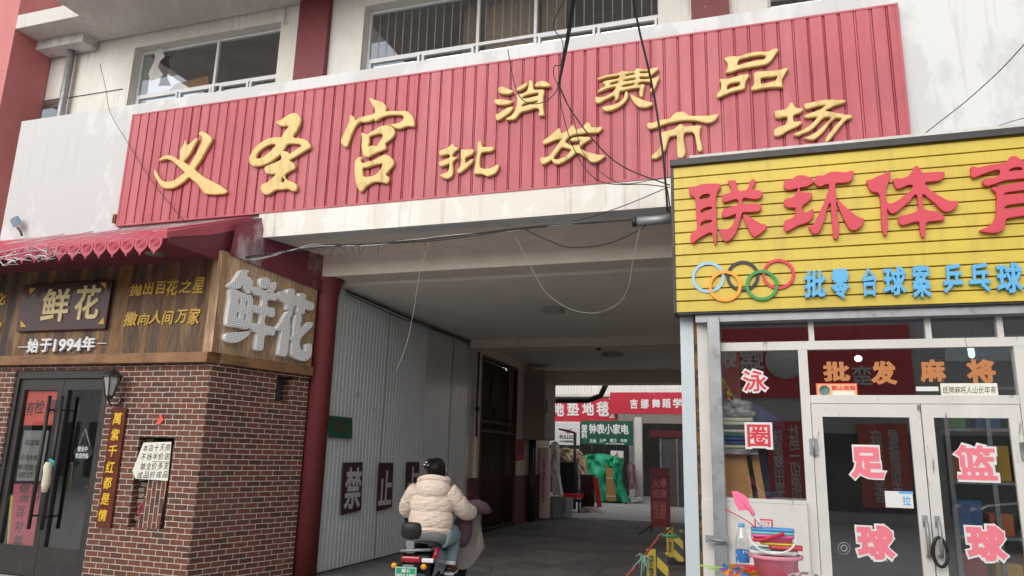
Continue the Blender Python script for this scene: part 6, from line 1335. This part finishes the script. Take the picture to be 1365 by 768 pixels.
cable('loop_cable', 'short dark cable loop curling left of the hanging bundle', [(757,-6,6.5), (742,20,6.6), (738,38,6.7), (750,56,6.75), (748,85,6.8), (739,88,6.8), (738,100,6.85), (744,114,6.85)], .005, M['cable'])
cable('drop_cable', 'straight black cable dropping past the sign to the grey pipe stub', [(842,-10,6.3), (852,40,6.5), (864,90,6.65), (874,140,6.8), (884,210,6.9), (890,283,6.98)], .011, M['cable'])
cable('drop_cable', 'short black cable from the yellow sign corner down to the pipe stub', [(886,240,7.0), (891,262,6.95), (893,285,6.98)], .007, M['cable'])
rr0 = [(312,343,7.25), (340,344,7.25), (380,337,7.3), (420,327,7.35), (480,326,7.35), (540,322,7.35), (600,316,7.3), (680,306,7.25), (740,300,7.2), (845,293,7.1)]
for i, (lb, am, r_, mt) in enumerate((('thick dark cable strung under the fascia strip across the passage mouth', 0, .009, M['cable']), ('pale twisted cable wound round the strung cables', 2.2, .0035, M['wirewhite']), ('dark slack cable sagging below the strung cables', 4, .007, M['cable']), ('thin pale cable lying along the strung cables', -2, .003, M['wirewhite']))):
    pts = [(x+random.uniform(-4,4), y+am*math.sin(k*1.9+i)+(5 if (i == 2 and k in (5, 8)) else 0), Y) for k, (x, y, Y) in enumerate(rr0)]; pts[0] = rr0[0]; pts[-1] = rr0[-1]
    cable('strung_cable', lb, pts, r_, mt, 'cables strung across the passage mouth')
cable('strung_cable', 'black cable dipping deep between the strung cables and the pipe stub', [(700,306,7.2), (730,320,7.2), (762,330,7.2), (810,325,7.15), (850,308,7.1), (862,300,7.1)], .007, M['cable'], 'cables strung across the passage mouth')
cable('strung_cable', 'thin black cable rising from the strung cables to the yellow sign', [(700,306,7.2), (770,294,7.2), (830,275,7.1), (890,250,7.05)], .005, M['cable'], 'cables strung across the passage mouth')
m = MB(); pts = []
for k in range(26):
    x = 318+k*10.5+random.uniform(-4, 4); f = (x-312)/290; p = front(7.3).at(x, 343-27*f); e = p+Vector((random.uniform(-.07,.07), random.uniform(-.03,.03), random.uniform(-.12,.05)))
    pts += [p, e, p+Vector((.004, 0, .002))]
m.tube(pts, .0035, 4)
tag(m.build('wire_ends', M['cable']), 'frayed wire ends sticking out along the strung cables', 'wire')
cable('dangling_wire', 'thin pale wire dangling alone over the left of the passage mouth', [(572,322,7.4), (560,362,7.5), (552,410,7.6), (543,455,7.6), (529,493,7.6)], .0017, M['wirewhite'])
cable('dangling_wire', 'thin pale wire hanging in a wide loop over the middle of the passage mouth', [(688,318,7.3), (706,352,7.4), (728,390,7.5), (760,412,7.5), (795,417,7.4), (826,403,7.3), (838,380,7.2), (843,350,7.1), (853,305,7.05)], .0014, M['wirewhite'])
cable('wall_wire', 'thin black wire slanting up over the white wall at the right', [(1205,198,6.9), (1222,186,7.2), (1256,160,7.3), (1290,133,7.1), (1335,92,6.6), (1375,48,6.2)], .0045, M['cable'])
cable('wall_wire', 'faint thin wire curving low over the white wall at the far right', [(1288,185,7.0), (1320,172,7.1), (1345,163,7.0), (1375,155,6.8)], .003, M['cable'])
cable('wall_wire', 'thin dark wire running from the upper left wall down over the sign edge', [(133,85,7.6), (141,118,7.4), (147,150,7.4), (170,190,7.4), (205,245,7.4), (248,298,7.4)], .004, M['cable'])
m = MB(); a = UW.at(178, 46)+UW.n*.05; b2 = UW.at(382, 7)+UW.n*.05; m.tube([a, a.lerp(b2,.3)+Vector((0,0,-.02)), a.lerp(b2,.7)+Vector((0,0,.02)), b2, b2+Vector((.03,0,-.35))], .02, 7); tag(m.build('wall_conduit', M['soffit']), 'pale conduit pipe along the wall above the upper left window', 'pipe')
t = MB(); p = PF.at(156, 293); t.box(p.x-.02, p.x+.03, 7.44, 7.5, p.z-.06, p.z+.06); tag(t.build('rusty_bracket', M['rust']), 'small rusty bracket at the lower left corner of the red sign', 'bracket')

# ------------------------------------------------------------------ across the street (behind the camera; seen as reflections in the shop glass)
VP_ = front(23.0); OP = PL((0, -9.0, 0), (-1, 0, 0))
def vx(px_, py_): q = VP_.at(px_, py_); return q.x, q.z
t = thing('opposite_building', 'grey shop building across the street seen reflected in the shop glass', 'building', (0, -10, 0))
m = MB(); m.box(-30, 30, -14, -9.1, 0, 5.9); m.build('wall', mat('grey_render', (.5,.49,.47), .8, .1, 1, .05), t)
m = MB()
for i in range(-9, 10): m.box(i*3-1.0, i*3+1.0, -9.09, -9.07, 4.4, 5.1)
m.build('window', M['upglass'], t)
m = MB()
for i in range(-9, 10): m.box(i*3-1.25, i*3+1.25, -9.09, -9.06, .3, 2.4)
m.build('dark_shopfront', M['room'], t)
t = thing('restaurant_sign', 'dark red sign with grey characters seen mirrored in the shop glass', 'sign', (1, -9, 3)); sgd = mat('restaurant_red', srgb(206,64,66), .5, .05, 1, 0)
xa, za = vx(930, 548); xb, zb2 = vx(1212, 448)
m = MB(); m.box(xa-1, xb, -9.05, -8.98, vx(1080,530)[1], vx(1080,436)[1]); m.build('board', sgd, t)
gr = mat('silver_letters', (.66,.66,.65), .4)
m = MB()
for ch, x0, y0, x1, y1 in (('蛮', 1135,488,1162,515), ('螺', 985,462,1018,495), ('蛳', 954,462,982,493)):
    A0, Z1 = vx(x0, (y0+y1)/2)[0], vx((x0+x1)/2, y0)[1]; A1, Z0 = vx(x1, (y0+y1)/2)[0], vx((x0+x1)/2, y1)[1]
    text_uv(m, ch, OP, -A1, Z0, -A0, Z1, .012, .05, .03)
m.build('lettering', gr, t)
m = MB(); q = vx(1046, 481); m.lathe((q[0], -8.93, q[1]), [(.001, .01), (.54, .01), (.54, -.04)], 32, axis='Y'); m.build('round_emblem', gr, t)
for name, lb, x0, y0, x1, y1, rows, col_ in (('slogan_panel', 'tall red panel with pale slogan seen mirrored in the left window', 1028, 562, 1074, 690, (('杜\n绝\n一\n切\n添\n加\n剂', 1052, 566, 1066, 684), ('味\n是\n熬\n出\n来\n的', 1030, 572, 1044, 684)), srgb(196,56,60)), ('menu_panel', 'tall orange red panel seen mirrored in the left door glass', 1150, 566, 1208, 676, (('麻\n辣\n鲜\n香', 1160, 572, 1176, 670), ('螺\n蛳\n粉\n面', 1184, 572, 1198, 670)), srgb(210,84,60))):
    t = thing(name, lb, 'sign', (vx(x0, y1)[0], -8.9, 0)); A0, Z0 = vx(x0, y1); A1, Z1 = vx(x1, y0); m = MB(); m.box(A0, A1, -9.02, -8.96, Z0, Z1); m.build('board', mat('panel_red', col_, .5, .05, 1, 0), t)
    m = MB()
    for b_, a, y_0, c, y_1 in rows: text_uv(m, b_, OP, -vx(c, 600)[0], vx(a, y_1)[1], -vx(a, 600)[0], vx(a, y_0)[1], .01, .02, .05)
    m.build('lettering', gr, t)

# parked car across the street, seen mirrored in the right door
t = thing('parked_car', 'dark parked car seen only as a reflection in the lower right door glass', 'car', (6.2, -3.2, 0))
cx0, cy0 = 3.9, -3.9
prof_ = [(0,.35),(.0,.72),(.25,.86),(1.15,.98),(1.9,1.42),(2.6,1.5),(3.4,1.42),(4.1,1.02),(4.4,.95),(4.45,.4),(4.0,.28),(.4,.28)]
m = MB(); n_ = len(prof_); rows = []
for w in (-.85,-.82,-.6,0,.6,.82,.85):
    k_ = 1-.0*abs(w); rows.append([Vector((cx0+x, cy0+w*(1-.16*max(0, z-.9)/.6), z-(.03 if abs(w) > .83 else 0))) for x, z in prof_])
m.sheet(rows, True, True); m.f.append(list(range(n_))); m.sm.append(False); m.f.append([6*n_+i for i in range(n_)][::-1]); m.sm.append(False)
m.build('car_body', mat('dark_car_paint', (.05,.055,.06), .2, .05, 2, 0, coat=1), t)
m = MB(); m.add([(cx0+1.2,cy0-.66,1.03),(cx0+1.2,cy0+.66,1.03),(cx0+1.88,cy0+.60,1.43),(cx0+1.88,cy0-.60,1.43)], [(0,1,2,3)]); m.v = [v+Vector((-.012,0,.012)) for v in m.v]; m.build('windscreen', mat('car_glass', (.3,.33,.34), .05, 0, 5, 0), t)
m = MB(); m.prism([(cx0+1.35,cy0+.80,1.0),(cx0+3.8,cy0+.80,1.02),(cx0+3.3,cy0+.765,1.36),(cx0+2.0,cy0+.765,1.38)], (0,.02,0)); m.build('side_window', bpy.data.materials['car_glass'], t)
for x in (.85, 3.6):
    for y in (-.86, .86):
        w = thing('wheel', None, None, (cx0+x, cy0+y, .31)); attach(w, t)
        m = MB(); m.lathe((cx0+x, cy0+y, .31), [(.2,-.1),(.29,-.1),(.31,-.07),(.31,.07),(.29,.1),(.2,.1)], 24, axis='Y'); m.build('tyre', M['rubber'], w)
        m = MB(); m.lathe((cx0+x, cy0+y, .31), [(.001,-.105),(.2,-.1),(.2,.1),(.001,.105)], 16, axis='Y'); m.build('rim', M['steel'], w)
for y in (-.6, .6): m = MB(); m.ball((cx0+.06, cy0+y, .74), .06, .16, .07, 10, 7); m.build('headlight', M['whiteletter'], t)
